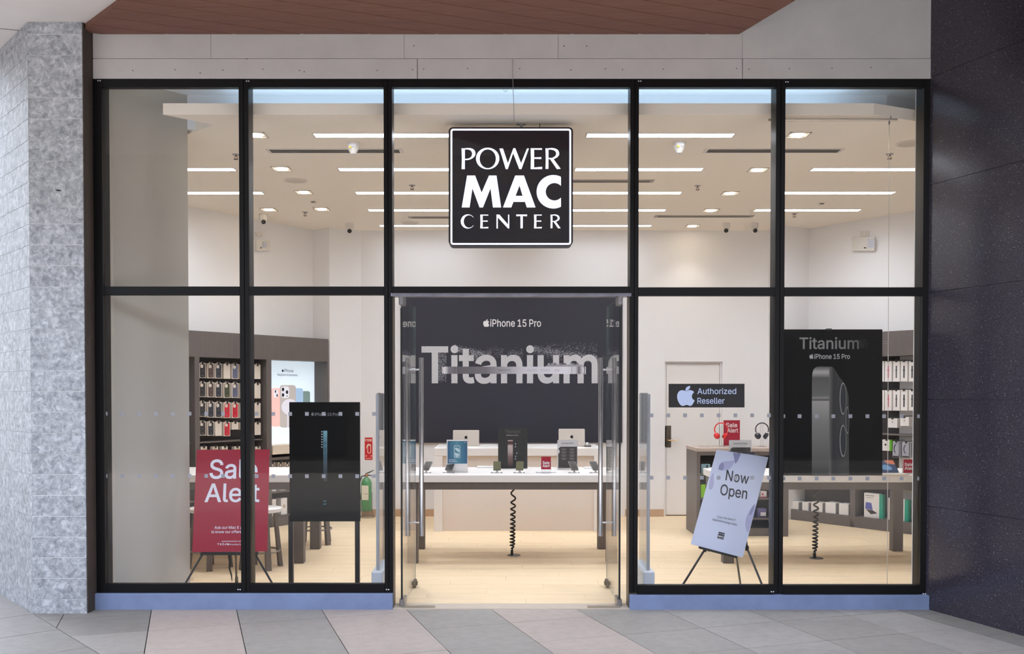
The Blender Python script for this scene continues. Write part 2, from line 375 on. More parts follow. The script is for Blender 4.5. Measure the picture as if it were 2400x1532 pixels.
# letter outlines (1/1000 em): character -> [advance, loops]
GL = {"+":[453,[[198,34,198,364,255,364,255,34],[61,172,61,226,391,226,391,172]]],",":[188,[[38,-119,68,71,137,71,84,-119]]],"-":[453,[[337,244,337,188,114,188,114,244]]],".":[188,[[95,-4,83,-3,73,1,63,9,55,18,51,29,50,41,51,53,55,64,63,73,73,81,83,85,95,87,107,85,118,81,128,73,135,64,140,53,141,41,140,29,135,18,128,9,118,1,107,-3]]],"0":[453,[[227,-7,191,-3,158,7,130,24,105,48,85,77,69,113,60,144,53,178,49,214,48,254,49,294,53,330,60,364,69,395,85,431,106,461,130,484,159,502,191,512,227,516,262,512,295,502,323,484,348,461,368,431,384,395,393,364,400,330,404,294,405,254,404,214,400,178,393,144,384,113,368,77,348,48,323,24,295,7,263,-3],[227,50,250,52,271,60,290,74,306,92,320,116,330,144,338,176,342,213,344,254,342,295,338,332,330,365,320,393,306,416,290,435,271,449,250,457,227,460,203,457,182,449,163,435,147,416,134,393,123,365,115,332,111,295,109,254,111,213,115,176,123,144,134,116,147,92,163,74,182,60,203,52]]],"1":[453,[[76,0,76,55,391,55,391,0],[276,509,276,0,212,0,212,448,209,448,86,358,86,427,198,509]]],"5":[453,[[221,-7,192,-5,165,1,140,11,118,25,99,41,83,60,71,82,63,105,60,130,122,130,125,115,130,102,138,89,148,78,160,68,173,60,188,54,204,51,221,50,241,51,259,56,276,64,291,75,304,89,314,104,322,122,326,141,328,162,326,183,321,203,314,221,303,237,290,251,275,262,257,270,238,275,218,277,201,276,184,273,167,268,152,262,139,255,128,246,67,253,96,509,366,509,366,452,151,452,134,301,136,301,148,311,162,318,178,325,194,330,212,333,229,334,252,332,274,328,294,321,313,311,330,299,345,285,358,269,370,251,379,231,386,210,390,187,391,163,388,132,381,102,369,76,352,52,332,32,309,15,282,3,253,-4]]],"A":[480,[[16,0,201,509,276,509,463,0,395,0,287,302,264,372,232,478,245,478,213,371,191,302,85,0],[110,142,110,199,370,199,370,142]]],"B":[456,[[60,0,60,509,241,509,274,507,304,501,329,491,350,477,367,461,381,442,390,421,396,398,398,374,397,353,393,336,387,320,378,307,368,295,356,286,343,278,329,272,315,267,315,262,331,260,347,254,363,245,378,234,391,220,402,203,411,184,416,161,418,136,416,111,410,88,400,67,386,48,368,31,344,18,317,8,284,2,247,0],[125,57,245,57,281,60,309,67,330,80,344,96,353,115,355,137,354,153,350,169,342,184,333,197,320,209,306,218,289,225,269,229,248,231,125,231],[125,285,238,285,256,287,273,290,288,296,302,304,314,314,323,326,330,340,335,355,336,372,333,393,326,412,313,429,294,442,270,449,240,452,125,452]]],"C":[510,[[267,-7,235,-5,205,1,177,11,150,25,126,42,104,63,86,88,70,115,57,146,48,179,42,215,40,254,42,293,48,329,57,362,70,393,86,421,104,445,126,466,150,484,177,498,205,508,235,514,267,516,293,514,317,511,340,504,362,496,383,485,402,471,419,456,435,438,448,418,459,397,467,373,473,348,408,348,404,365,397,380,389,395,380,407,369,418,357,428,344,437,330,444,315,449,300,453,284,455,267,456,237,453,209,445,184,432,161,414,141,391,125,364,113,332,106,295,103,254,106,213,113,177,125,145,141,117,161,94,184,76,210,63,237,56,267,53,284,54,300,56,315,60,330,65,344,72,357,81,369,90,380,102,389,114,397,128,404,144,408,160,473,160,467,135,459,112,448,91,435,71,420,53,402,38,383,24,363,13,341,5,317,-2,293,-6]]],"D":[502,[[219,0,96,0,96,57,215,57,254,60,288,68,318,81,343,99,363,122,379,149,390,181,397,216,399,255,397,294,390,329,379,361,364,388,344,410,320,428,291,441,258,449,221,452,93,452,93,509,225,509,261,507,294,501,325,492,353,478,385,455,412,426,433,391,446,361,455,329,460,293,462,255,460,217,455,181,446,149,433,119,417,92,398,68,376,48,351,31,322,17,291,8,256,2],[125,509,125,0,60,0,60,509]]],"E":[419,[[60,0,60,509,372,509,372,452,125,452,125,286,355,286,355,229,125,229,125,57,375,57,375,0]]],"F":[410,[[60,0,60,509,369,509,369,452,125,452,125,278,346,278,346,221,125,221,125,0]]],"I":[301,[[31,0,31,57,118,57,118,452,31,452,31,509,269,509,269,452,183,452,183,57,269,57,269,0]]],"M":[628,[[60,0,60,509,152,509,277,187,287,159,299,123,311,84,322,49,307,49,318,83,330,121,342,158,352,187,476,509,568,509,568,0,504,0,504,291,504,327,505,369,506,413,507,457,513,457,498,409,482,363,467,322,456,291,342,0,286,0,170,291,159,321,145,361,129,408,112,457,119,457,120,416,121,372,122,328,122,291,122,0]]],"N":[523,[[60,0,60,509,136,509,343,183,363,151,388,107,414,55,405,54,401,108,399,157,399,195,399,509,463,509,463,0,387,0,202,290,177,331,148,381,108,452,119,454,122,384,124,328,125,291,125,0]]],"O":[533,[[267,-7,235,-5,205,1,177,11,150,25,126,42,105,63,86,88,70,115,57,146,48,179,42,215,40,254,42,293,48,329,57,362,70,393,86,421,105,445,126,466,150,484,177,498,205,508,235,514,267,516,299,514,329,508,357,498,384,484,408,466,429,445,448,421,464,393,477,362,486,329,491,293,493,254,491,215,486,179,477,146,464,115,448,88,429,63,408,42,384,25,357,11,329,1,299,-5],[267,53,296,55,324,63,349,76,372,94,392,116,408,144,420,176,428,213,430,254,428,295,420,332,408,365,392,392,372,415,349,433,324,446,296,453,267,456,237,453,210,445,184,433,161,415,142,392,125,364,113,332,106,295,103,254,106,213,113,176,125,144,142,117,161,94,184,76,210,63,237,55]]],"P":[445,[[60,0,60,509,235,509,272,506,305,499,332,487,356,471,375,452,390,430,400,404,407,377,409,348,407,318,400,291,390,265,375,243,356,223,332,207,305,195,272,188,235,186,109,186,109,242,233,242,257,244,279,248,297,256,312,266,324,279,333,294,339,310,343,328,344,348,343,367,339,385,333,402,324,416,312,428,297,439,279,446,257,451,232,452,125,452,125,0]]],"R":[449,[[60,0,60,509,236,509,273,506,305,500,333,489,356,473,376,455,390,433,401,408,407,381,409,352,407,323,401,296,390,271,376,250,356,232,333,217,305,206,273,200,236,198,96,198,96,255,234,255,258,256,280,260,298,267,313,276,325,287,334,300,340,316,344,333,345,352,344,371,340,389,334,405,325,419,313,430,298,440,279,446,258,451,233,452,125,452,125,0],[353,0,230,229,303,229,428,0]]],"S":[447,[[224,-9,188,-7,156,-1,128,9,102,23,81,40,64,60,51,83,42,109,38,137,104,137,108,118,114,102,123,88,136,76,150,66,166,59,185,53,204,50,224,49,246,50,267,54,286,60,303,69,317,79,329,92,338,106,344,122,346,139,344,154,340,168,332,179,322,189,310,197,296,205,280,211,263,217,245,222,184,239,145,253,112,269,86,289,67,313,56,341,52,372,54,400,62,425,75,448,92,468,113,484,138,498,165,508,195,514,227,516,259,514,289,508,316,498,340,484,360,468,377,449,390,427,398,403,401,378,337,378,332,402,320,421,302,437,280,449,254,456,225,459,204,457,185,454,167,448,152,440,139,430,129,418,121,405,117,391,115,376,117,359,122,345,131,334,142,324,155,315,169,308,184,302,198,297,212,293,264,279,312,264,328,256,344,248,359,238,372,226,384,213,395,198,402,180,407,161,408,139,406,112,399,87,386,64,370,43,349,25,323,11,294,0,261,-7]]],"T":[449,[[32,452,32,509,417,509,417,452,257,452,257,0,193,0,193,452]]],"U":[517,[[259,-8,220,-6,186,2,154,15,126,33,103,55,85,80,71,108,63,140,60,173,60,509,124,509,124,178,126,155,132,133,141,113,153,95,169,80,187,68,208,59,232,53,259,52,285,53,309,59,331,68,349,80,364,95,377,113,385,133,391,155,393,178,393,509,457,509,457,173,454,140,446,108,433,80,414,55,391,33,363,15,332,2,297,-6]]],"a":[389,[[160,-9,137,-7,115,-3,94,5,76,15,60,29,48,45,38,63,32,84,30,108,32,128,36,146,43,161,53,174,64,184,78,193,92,200,108,206,125,211,178,220,234,227,247,229,257,231,265,235,271,240,274,246,276,255,276,257,275,272,272,285,267,297,260,307,251,315,240,322,227,327,212,330,196,331,178,330,163,327,149,322,137,316,127,309,118,301,110,292,104,283,100,274,41,291,51,313,64,331,79,346,95,358,114,368,133,375,153,380,173,383,194,384,208,384,223,382,239,379,255,375,271,369,286,360,300,350,312,336,322,320,330,301,335,278,337,251,337,0,277,0,277,52,272,52,267,43,260,34,252,25,242,16,229,8,215,1,199,-4,181,-7],[170,45,192,47,211,51,228,59,242,68,254,80,263,93,270,108,274,122,276,138,276,190,272,187,267,184,259,182,231,176,200,171,175,168,161,166,147,163,134,159,122,153,112,147,103,139,97,130,93,118,92,105,93,93,96,82,102,72,109,64,119,57,130,52,142,48,156,46]]],"b":[424,[[229,-8,208,-7,189,-3,172,4,159,12,147,21,138,31,118,59,112,59,112,0,53,0,53,509,114,509,114,319,118,319,137,346,147,355,158,364,171,373,188,379,207,383,229,384,259,382,287,374,313,361,335,342,354,320,370,293,381,261,388,227,390,189,388,151,381,116,370,84,355,57,336,34,313,16,288,3,260,-6],[220,47,242,49,262,55,279,66,294,80,306,97,316,117,323,139,327,163,328,189,327,215,323,239,316,261,307,281,295,298,280,311,262,322,243,328,220,330,198,328,178,322,161,312,147,299,134,282,125,263,118,241,114,216,113,189,114,162,118,138,125,115,135,95,147,78,162,65,179,55,198,49]]],"c":[396,[[207,-8,174,-5,144,3,117,16,93,35,72,58,56,85,44,116,37,150,34,187,37,225,44,260,56,291,72,318,93,341,117,360,144,374,174,382,207,384,226,384,243,381,260,377,276,371,291,364,305,356,318,346,330,335,340,322,349,308,356,293,362,277,303,262,300,272,295,281,290,289,284,297,278,304,270,311,261,316,252,321,242,325,231,328,220,329,207,330,184,328,163,321,145,310,130,296,118,278,108,258,102,236,98,212,96,187,98,163,102,139,108,117,118,97,130,80,145,66,163,55,184,49,207,46,220,47,232,49,243,52,253,55,262,60,271,66,279,73,285,80,292,89,297,98,301,107,304,117,363,102,357,86,350,70,341,56,331,43,319,32,306,21,292,12,277,5,261,-1,244,-5,226,-7]]],"d":[424,[[195,-8,165,-6,137,3,111,16,89,34,70,57,55,84,43,116,36,151,34,189,36,227,43,261,55,293,70,320,89,342,112,361,137,374,165,382,196,384,218,383,237,379,253,373,267,364,278,355,287,346,306,319,311,319,311,509,372,509,372,0,313,0,313,59,307,59,287,31,277,21,266,12,252,4,236,-3,217,-7],[205,47,226,49,246,55,263,65,278,78,290,95,299,115,306,138,310,162,312,189,310,216,306,241,300,263,290,282,278,299,263,312,246,322,227,328,205,330,182,328,162,322,145,311,130,298,118,281,108,261,102,239,98,215,96,189,98,163,102,139,109,117,118,97,130,80,145,66,162,55,182,49]]],"e":[404,[[212,-8,177,-5,145,3,117,16,92,35,72,58,56,85,44,116,37,150,34,187,36,224,44,258,55,290,71,317,91,340,115,359,142,373,172,382,205,384,226,383,246,380,266,374,285,366,303,355,319,341,334,324,347,305,357,282,365,256,370,227,371,194,371,169,75,169,75,221,338,221,310,202,308,226,304,248,298,269,288,286,277,301,263,314,246,323,227,328,205,330,183,328,164,323,146,313,131,301,119,286,109,270,102,251,97,231,96,211,96,178,98,151,102,127,110,106,121,88,135,73,151,61,169,53,190,48,212,46,227,47,241,49,254,53,265,58,276,65,285,73,294,82,300,93,306,105,365,91,358,72,348,55,335,39,320,26,302,14,283,4,261,-3,237,-7]]],"f":[254,[[228,379,228,327,6,327,6,379],[81,0,81,432,82,452,87,470,96,486,107,499,120,510,135,519,152,525,169,529,187,530,201,530,212,529,222,527,243,521,227,468,215,472,195,474,178,472,164,468,154,460,147,449,143,435,142,419,142,0]]],"g":[425,[[207,-151,180,-149,156,-146,134,-140,114,-132,97,-122,82,-110,70,-97,59,-84,51,-69,101,-41,122,-66,131,-74,142,-82,154,-88,169,-93,187,-96,207,-97,236,-95,261,-87,282,-75,298,-58,308,-34,311,-6,311,68,306,68,287,41,277,32,266,23,252,16,236,10,217,6,195,5,165,7,138,14,113,27,90,43,71,65,55,90,43,120,36,154,34,191,36,229,43,263,55,293,71,320,90,342,112,361,138,374,166,382,196,384,218,383,237,379,253,373,267,365,279,356,288,346,308,319,313,319,313,379,372,379,372,-9,370,-40,363,-67,350,-90,334,-109,314,-124,291,-136,265,-144,237,-149],[205,59,227,61,246,66,264,75,278,87,290,103,300,121,307,142,311,166,312,193,311,219,307,242,300,264,291,283,279,299,264,312,247,322,227,328,205,330,182,328,163,322,145,312,130,298,118,282,109,262,102,241,98,218,96,193,98,167,102,144,109,123,118,104,131,88,145,76,163,66,183,61]]],"h":[410,[[114,227,114,0,53,0,53,509,114,509,114,287,102,287,116,319,132,344,152,362,175,374,200,382,227,384,252,383,275,377,295,369,313,356,328,340,341,321,350,298,355,271,357,240,357,0,296,0,296,235,293,263,286,286,273,304,256,318,235,326,210,329,192,328,176,324,161,317,147,308,136,297,126,283,119,266,115,248]]],"i":[167,[[53,0,53,379,114,379,114,0],[84,443,73,444,63,448,54,455,47,463,43,472,41,483,43,494,47,504,54,512,63,518,73,522,84,524,95,522,105,518,114,512,121,504,125,494,126,483,125,472,121,463,114,455,105,448,95,444]]],"j":[167,[[53,379,114,379,114,-30,112,-52,108,-72,102,-90,92,-106,80,-119,65,-129,47,-137,27,-141,4,-143,-10,-143,-10,-87,2,-87,18,-85,31,-80,40,-72,47,-61,51,-46,53,-29],[83,443,72,444,62,448,53,455,47,463,42,472,41,483,42,494,47,504,53,512,62,518,72,522,83,524,95,522,105,518,114,512,120,504,125,494,126,483,125,472,120,463,114,455,105,448,95,444]]],"k":[381,[[110,137,110,212,121,212,284,379,360,379,184,199,177,199],[53,0,53,509,114,509,114,0],[294,0,148,186,191,229,372,0]]],"l":[189,[[139,-2,112,0,91,8,74,20,62,37,55,59,53,84,53,509,114,509,114,99,114,83,117,71,120,62,126,57,135,53,146,52,160,53,170,54,181,3,162,-1]]],"m":[610,[[53,0,53,379,112,379,112,295,108,295,114,314,122,331,132,346,144,358,158,368,172,376,187,382,203,385,219,386,245,383,268,375,287,361,303,342,314,320,321,295,312,295,318,312,326,329,337,343,350,356,364,366,381,375,398,381,417,385,437,386,458,385,478,380,497,372,514,361,529,346,541,328,550,307,555,283,557,255,557,0,496,0,496,254,493,279,485,298,473,313,456,323,438,329,419,330,402,329,387,326,374,320,363,312,353,302,345,290,340,277,336,263,335,247,335,0,274,0,274,260,272,280,265,297,253,311,238,322,220,328,199,330,185,329,171,326,158,320,145,312,135,302,126,289,119,274,115,257,114,238,114,0]]],"n":[410,[[114,227,114,0,53,0,53,379,112,379,112,287,102,287,116,319,132,344,152,362,175,374,200,382,227,384,252,383,275,377,295,369,313,356,328,340,341,321,350,298,355,271,357,240,357,0,296,0,296,235,293,263,286,286,273,304,256,318,235,326,210,329,192,328,176,324,161,317,147,308,136,297,126,283,119,266,115,248]]],"o":[415,[[207,-8,174,-5,144,3,117,16,93,35,72,58,56,85,44,116,37,150,34,187,37,225,44,260,56,291,72,318,93,341,117,360,144,374,174,382,207,384,241,382,271,374,299,360,323,341,343,318,359,291,371,260,379,225,381,187,379,150,371,116,359,85,343,58,323,35,299,16,271,3,241,-5],[207,46,231,49,252,55,270,66,285,80,298,97,307,117,314,139,318,163,319,187,318,212,314,236,307,258,298,278,285,296,270,310,252,321,231,328,207,330,184,328,163,321,145,310,130,296,118,278,108,258,102,236,98,212,96,187,98,163,102,139,108,117,118,97,130,80,145,66,163,55,184,49]]],"p":[424,[[53,-143,53,379,112,379,112,319,118,319,137,346,147,355,158,364,171,373,188,379,207,383,229,384,259,382,287,374,313,361,335,342,354,320,370,293,381,261,388,227,390,189,388,151,381,116,370,84,355,57,336,34,313,16,288,3,260,-6,229,-8,208,-7,189,-3,173,4,159,12,147,21,138,31,118,59,114,59,114,-143],[220,47,242,49,262,55,279,66,294,80,306,97,316,117,323,139,327,163,328,189,327,215,323,239,316,261,307,281,295,298,280,311,262,322,243,328,220,330,198,328,178,322,161,312,147,299,134,282,125,263,118,241,114,216,113,189,114,162,118,138,125,115,135,95,147,78,162,65,179,55,198,49]]],"q":[424,[[372,-143,311,-143,311,59,306,59,287,31,277,21,266,12,252,4,236,-3,217,-7,195,-8,165,-6,137,3,111,16,89,34,70,57,55,84,43,116,36,151,34,189,36,227,43,261,55,293,70,320,89,342,112,361,137,374,165,382,196,384,218,383,237,379,253,373,267,364,278,355,287,346,307,319,313,319,313,379,372,379],[205,47,226,49,246,55,263,65,278,78,290,95,299,115,306,138,310,162,312,189,310,216,306,241,300,263,290,282,278,299,263,312,246,322,227,328,205,330,182,328,162,322,145,311,130,298,118,281,108,261,102,239,98,215,96,189,98,163,102,139,109,117,118,97,130,80,145,66,162,55,182,49]]],"r":[259,[[53,0,53,379,112,379,112,321,115,321,124,339,137,354,152,367,171,377,191,383,213,385,229,384,243,384,243,322,230,324,207,326,190,324,174,321,159,315,146,306,135,296,126,284,119,269,115,254,114,237,114,0]]],"s":[365,[[182,-8,157,-7,133,-3,112,3,93,12,76,24,62,38,50,54,41,73,36,94,94,107,101,87,111,72,124,60,141,52,160,47,181,45,206,47,227,53,244,62,258,74,265,88,268,103,266,115,262,126,254,136,243,144,229,150,212,155,149,170,118,180,92,192,72,208,58,227,50,249,47,274,49,295,55,314,65,332,79,347,95,360,115,370,137,378,161,383,187,384,212,383,234,379,254,372,271,363,286,352,299,339,309,324,318,308,324,290,268,277,262,291,254,304,243,316,228,325,210,331,187,333,166,331,147,326,131,317,119,305,111,292,109,277,110,264,115,253,124,243,136,235,152,229,172,223,229,209,261,200,287,187,306,171,320,153,328,131,331,107,329,85,323,65,312,47,298,31,281,18,260,6,236,-2,210,-7]]],"t":[227,[[204,379,204,327,6,327,6,379],[65,471,126,471,126,98,127,83,130,70,136,61,144,55,156,51,170,50,185,51,202,54,213,2,192,-3,168,-4,138,-1,113,7,92,21,77,41,68,64,65,93]]],"u":[410,[[182,-5,158,-3,135,2,115,11,97,23,82,39,69,59,60,82,54,109,53,139,53,379,114,379,114,144,116,117,124,94,137,75,154,61,175,53,200,50,218,51,234,55,249,62,263,71,274,83,283,97,290,113,295,132,296,153,296,379,357,379,357,0,298,0,298,92,307,92,294,60,277,35,257,17,234,5,209,-3]]],"v":[389,[[163,0,17,379,84,379,165,155,173,132,180,110,187,87,206,21,184,21,203,87,209,110,216,132,224,155,305,379,371,379,226,0]]],"w":[567,[[138,0,23,379,87,379,133,214,154,137,175,41,165,41,186,135,206,214,252,379,316,379,362,214,382,136,402,41,391,41,413,135,434,214,480,379,545,379,429,0,368,0,319,172,305,225,291,280,277,338,291,338,277,280,263,225,248,172,199,0]]],"y":[389,[[47,-139,61,-86,71,-87,83,-89,94,-90,104,-89,113,-86,122,-81,130,-74,138,-64,145,-51,151,-36,163,-1,17,379,84,379,165,155,173,132,180,109,187,87,206,21,184,21,202,87,224,155,305,379,371,379,204,-58,196,-77,187,-93,177,-107,165,-119,153,-128,139,-136,125,-141,109,-144,91,-145,65,-143]]],"z":[380,[[42,0,42,46,254,320,254,323,48,323,48,379,333,379,333,331,126,60,126,56,339,56,339,0]]]}
CAPH = max(GL['I'][1][0][1::2]) / 1000
# ------------------------------------------------------------------ palette
FRAME = mat('black_frame', (12, 12, 14), .4, spec=.25, var=.12, scale=60)
GLASS = glass_mat('window_glass', ior=1.22); DGLASS = glass_mat('door_glass', (.97, .985, .98, 1), 1.45)
CHROME = mat('chrome', (205, 205, 210), .12, 1.0); STEEL = mat('brushed_steel', (165, 165, 168), .3, 1.0)
DSTEEL = mat('dull_steel', (125, 120, 112), .38, 1.0)
PLINTH = mat('plinth_paint', (122, 137, 172), .75, var=.12, scale=5, bump=.15)
FASC = mat('fibre_cement', (198, 196, 196), .8, var=.06, scale=3)
SOFF = mat('soffit_paint', (226, 221, 219), .85, var=.03, scale=2)
BROWN = mat('dark_reveal_paint', (62, 52, 46), .7, var=.15, scale=10)
WOODC = mat('ceiling_plank_wood', (120, 82, 69), .6, var=.14, scale=3, stretch=(1, 14, 14))
STONE = stone_mat('veined_stone', (120, 124, 132), (168, 172, 178), (206, 209, 214), 24.0)
GRAN = granite_mat(); JOINT = mat('mortar', (224, 224, 224), .9); DJ = mat('dark_joint', (60, 60, 60), .9)
TG = mat('paver_grey', (150, 145, 139), .6, var=.08, scale=14, bump=.12, detail=8)
TP = mat('paver_rose', (172, 160, 152), .6, var=.08, scale=14, bump=.12, detail=8)
TD = mat('paver_dark', (134, 130, 125), .6, var=.1, scale=14, bump=.12, detail=8)
WALL = mat('shop_wall_paint', (238, 237, 238), .8); WALL_SHADED = mat('pier_paint_shaded', (176, 171, 162), .8); CEIL = mat('shop_ceiling_paint', (250, 242, 230), .85)  # pier: the same white wall, with its shade put into the darker colour
COVEP = mat('cove_paint', (225, 230, 235), .8)
FLOORW = mat('light_oak_plank', (240, 216, 180), .38, var=.07, scale=2.2, stretch=(1, 9, 1))
SUB = mat('subfloor', (120, 100, 78), .9)
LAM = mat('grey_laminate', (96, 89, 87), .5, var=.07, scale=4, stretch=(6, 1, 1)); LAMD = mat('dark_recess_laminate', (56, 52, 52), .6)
WHT = mat('white_laminate', (238, 234, 231), .35); CREAM = mat('cream_board', (228, 214, 196), .5)
BLK = mat('black_board', (4, 4, 4), .6, spec=.15); BLKM = mat('black_metal', (30, 28, 28), .4)
RED = mat('crimson_board', (156, 16, 46), .6); WPRINT = mat('pale_print', (226, 226, 235), .6)
CONC = mat('concrete', (150, 150, 152), .85, var=.07, scale=3)
BASEW = mat('skirting_wood', (186, 155, 125), .5, var=.08, scale=5)
CTR = (Vector((.117, 0, 0)))
fx = lambda x, y, Y=0: on_y(x, y, Y).x
fz = lambda x, y, Y=0: on_y(x, y, Y).z
ZC = CAMZ + 2.09                     # shop ceiling
Z_TOP, Z_HEAD = fz(1172, 185), fz(1172, 204)
Z_T1, Z_T0 = fz(1172, 671), fz(1172, 691)
Z_S1, Z_S0 = fz(1172, 1368), fz(1172, 1389)
XL0, XL1 = fx(219, 500), fx(240, 500)
M1 = (fx(560.5, 500), fx(583, 500)); M2 = (fx(899.5, 500), fx(919, 500))
M3 = (fx(1477, 500), fx(1497, 500)); M4 = (fx(1818, 500), fx(1840, 500))
XR0, XR1 = fx(2164, 500), fx(2188, 500)
GY = .035

# ------------------------------------------------------------------ outside: paving
a18 = math.radians(18); E1 = Vector((math.cos(a18), math.sin(a18))); E2 = Vector((math.sin(a18), -math.cos(a18)))
p_a, p_b, p_c = on_z(0, 1392, 0), on_z(77, 1437, 0), on_z(203, 1437, 0)
p_b.y = p_c.y = (p_b.y + p_c.y) / 2
dd = (p_a - p_b).normalized(); p_far = p_b + dd * 1.6
outside = struct('ground', MB().box(-60, 60, -90, 0.02, -.25, -.045).box(-60, -3.2, .02, 6, -.25, -.045), mat('bedding', (95, 93, 90), .95))
lb0, lb1 = on_z(77, 1437, 0), on_z(233, 1532, 0); rb0, rb1 = on_z(2145, 1441, 0), on_z(2400, 1516, 0)
def w2(a, b): p = E1 * a + E2 * b; return (p.x, p.y)
for i in range(-9, 12):
    for j in range(-3, 9):
        a0 = -1.268 + .6 * i; b0 = .986 - .546 * 3 + .546 * j; g = .003
        poly = [w2(a0 + g, b0 + g), w2(a0 + g, b0 + .546 - g), w2(a0 + .6 - g, b0 + .546 - g), w2(a0 + .6 - g, b0 + g)]
        poly = clip(poly, (20, -.004), (-20, -.004))
        poly = clip(poly, (lb0.x + .004, lb0.y), (lb1.x + .004, lb1.y)) if poly else poly
        poly = clip(poly, (rb1.x - .004, rb1.y), (rb0.x - .004, rb0.y)) if poly else poly
        if area(poly) < .004 or min(p[1] for p in poly) < -3.0: continue
        c = sum((Vector(p) for p in poly), Vector((0, 0))) / len(poly)
        m = (TP if i % 2 == 0 else TG)
        if c.x < -2.6: m = TD
        if c.x > 1.3: m = TG if i % 2 else mat('paver_pale_grey', (158, 153, 147), .6, var=.09, scale=14, bump=.12, detail=8)
        link('paving_tile', MB().prism([(p[0], p[1]) for p in poly], -.04, random.uniform(-.0015, .0005)), m, outside)
# border strips beside the stone pillar and the granite wall, each cut into slabs
def border(p0, p1, side, x_far):
    d = (p1 - p0).normalized(); n = Vector((-d.y, d.x, 0)) * side; L = .6
    for k in range(-3, 6):
        for r in range(4):
            a, b = .02 + k * L, .02 + (k + 1) * L - .006; c, e = .004 + r * .6, .6 + r * .6 - .004
            q = [p0 + d * a + n * c, p0 + d * b + n * c, p0 + d * b + n * e, p0 + d * a + n * e]
            q = [(v.x, v.y) for v in q]
            q = clip(q, (p_b.x, p_b.y - .002), (p_far.x, p_far.y - .002)) if side < 0 else clip(q, (20, -.004), (-20, -.004))
            if area(q) > .01: link('paving_tile', MB().prism(q, -.04, random.uniform(-.0015, .0005)), TD if side * (1 if p0.x < 0 else -1) else TG, outside)
border(lb0, lb1, -1, -6); border(rb0, rb1, 1, 6)
struct('ground_far', MB().box(-14, 14, -12, -3.0, -.06, -.006), mat('far_paving', (172, 167, 160), .7, var=.1, scale=2), outside)

# ------------------------------------------------------------------ outside: the view that the glass and the granite mirror
mb = MB(); N = 60
for k in range(N + 1):
    x = -160 + 320 * k / N; h = 9 + 9 * math.sin(k * .23 + .6) + 4 * math.sin(k * .7) + 2 * math.sin(k * 1.9)
    mb.v += [Vector((x, -86, -1)), Vector((x, -88, max(3, h))), Vector((x, -96, -1))]
for k in range(N): mb.f += [(3 * k, 3 * k + 3, 3 * k + 4, 3 * k + 1), (3 * k + 1, 3 * k + 4, 3 * k + 5, 3 * k + 2)]
mb.f += [(0, 1, 2), (3 * N, 3 * N + 2, 3 * N + 1)]
struct('hills', mb, mat('wooded_hill', (84, 104, 92), .95, var=.4, scale=.2))
rnd = random.Random(3); mb = MB()
for k in range(420):
    c = Vector((rnd.uniform(-26, 26), -24 + rnd.uniform(-1.3, 1.3), rnd.uniform(.2, 1.9))); s = rnd.uniform(.3, .7)
    u = Vector([rnd.gauss(0, 1) for _ in range(3)]).normalized() * s; v = u.orthogonal().normalized() * s
    w_ = u.cross(v).normalized() * s * .5
    mb.add([c - u, c + v, c + u, c - v, c + w_, c - w_], [(0, 1, 4), (1, 2, 4), (2, 3, 4), (3, 0, 4), (1, 0, 5), (2, 1, 5), (3, 2, 5), (0, 3, 5)])
hd = link('shrubbery', mb, mat('hedge_leaves', (104, 142, 50), .8, var=.4, scale=1), None)
hd['kind'] = 'stuff'; tag(hd, 'leafy green hedge across the plaza mirrored in the shopfront', 'hedge')

mb = MB().box(-11, 26, -17, -16, -.1, 9)
mb.box(-11.4, -11, -16, 4, -.1, 4.6)  # unseen side wall, added to keep sky light off the stone pillar
ob = struct('wall_opposite_and_blocker', mb, mat('opposite_and_blocker_wall', (72, 69, 66), .9, var=.15, scale=.6))
for k in range(9):
    link('opening', MB().box(-10.5 + 4 * k, -7.7 + 4 * k, -16, -15.96, .1, 2.9).box(-10.5 + 4 * k, -7.7 + 4 * k, -16, -15.96, 4.6, 6.6), mat('dark_opening', (26, 28, 32), .3), ob)
# ------------------------------------------------------------------ outside: overhead
ZW = CAMZ + 2.63
beam = struct('ceiling_canopy', MB().box(-9, 7, -3.6, .3, ZW + .62, ZW + .8), CONC)
wl, wr = on_z(200, 66, ZW), on_z(290, 0, ZW); w0, w1 = on_z(1707, 95, ZW), on_z(1865, 0, ZW)
d_l = (wr - wl).normalized(); d_r = (w1 - w0).normalized(); far = -3.3
PLW, ang = .183, math.radians(21.6); e1 = Vector((math.cos(ang), math.sin(ang))); e2 = Vector((math.sin(ang), -math.cos(ang)))
offs = (Vector((.017, -.02))).dot(e2)
wc = struct('ceiling_wood', MB().slab([(wl.x, -.003, ZW + .05), (wl.x + 1.3 * d_l.x / -d_l.y, -1.3, ZW + .05), (wl.x + 1.3 * d_l.x / -d_l.y, far, ZW + .05), (2.9, far, ZW + .05), (w0.x + 2.2 * d_r.x / -d_r.y, -2.2, ZW + .05), (w0.x, -.003, ZW + .05)], (0, 0, .09)), BROWN)
for k in range(-14, 36):
    b0 = offs + k * PLW
    P = lambda a, b: (e1.x * a + e2.x * b, e1.y * a + e2.y * b)
    q = [P(-9, b0 + .005), P(-9, b0 + PLW - .005), P(9, b0 + PLW - .005), P(9, b0 + .005)]
    q = clip(q, (20, -.012), (-20, -.012))
    if q: q = clip(q, (wl.x, wl.y), (wl.x + d_l.x * 9, wl.y + d_l.y * 9))
    if q: q = clip(q, (w0.x + d_r.x * 9, w0.y + d_r.y * 9), (w0.x, w0.y))
    if q: q = clip(q, (-9, far), (9, far))
    if area(q) > .01: link('ceiling_plank', MB().prism(q, ZW + random.uniform(-.001, .001), ZW + .05), WOODC, wc)
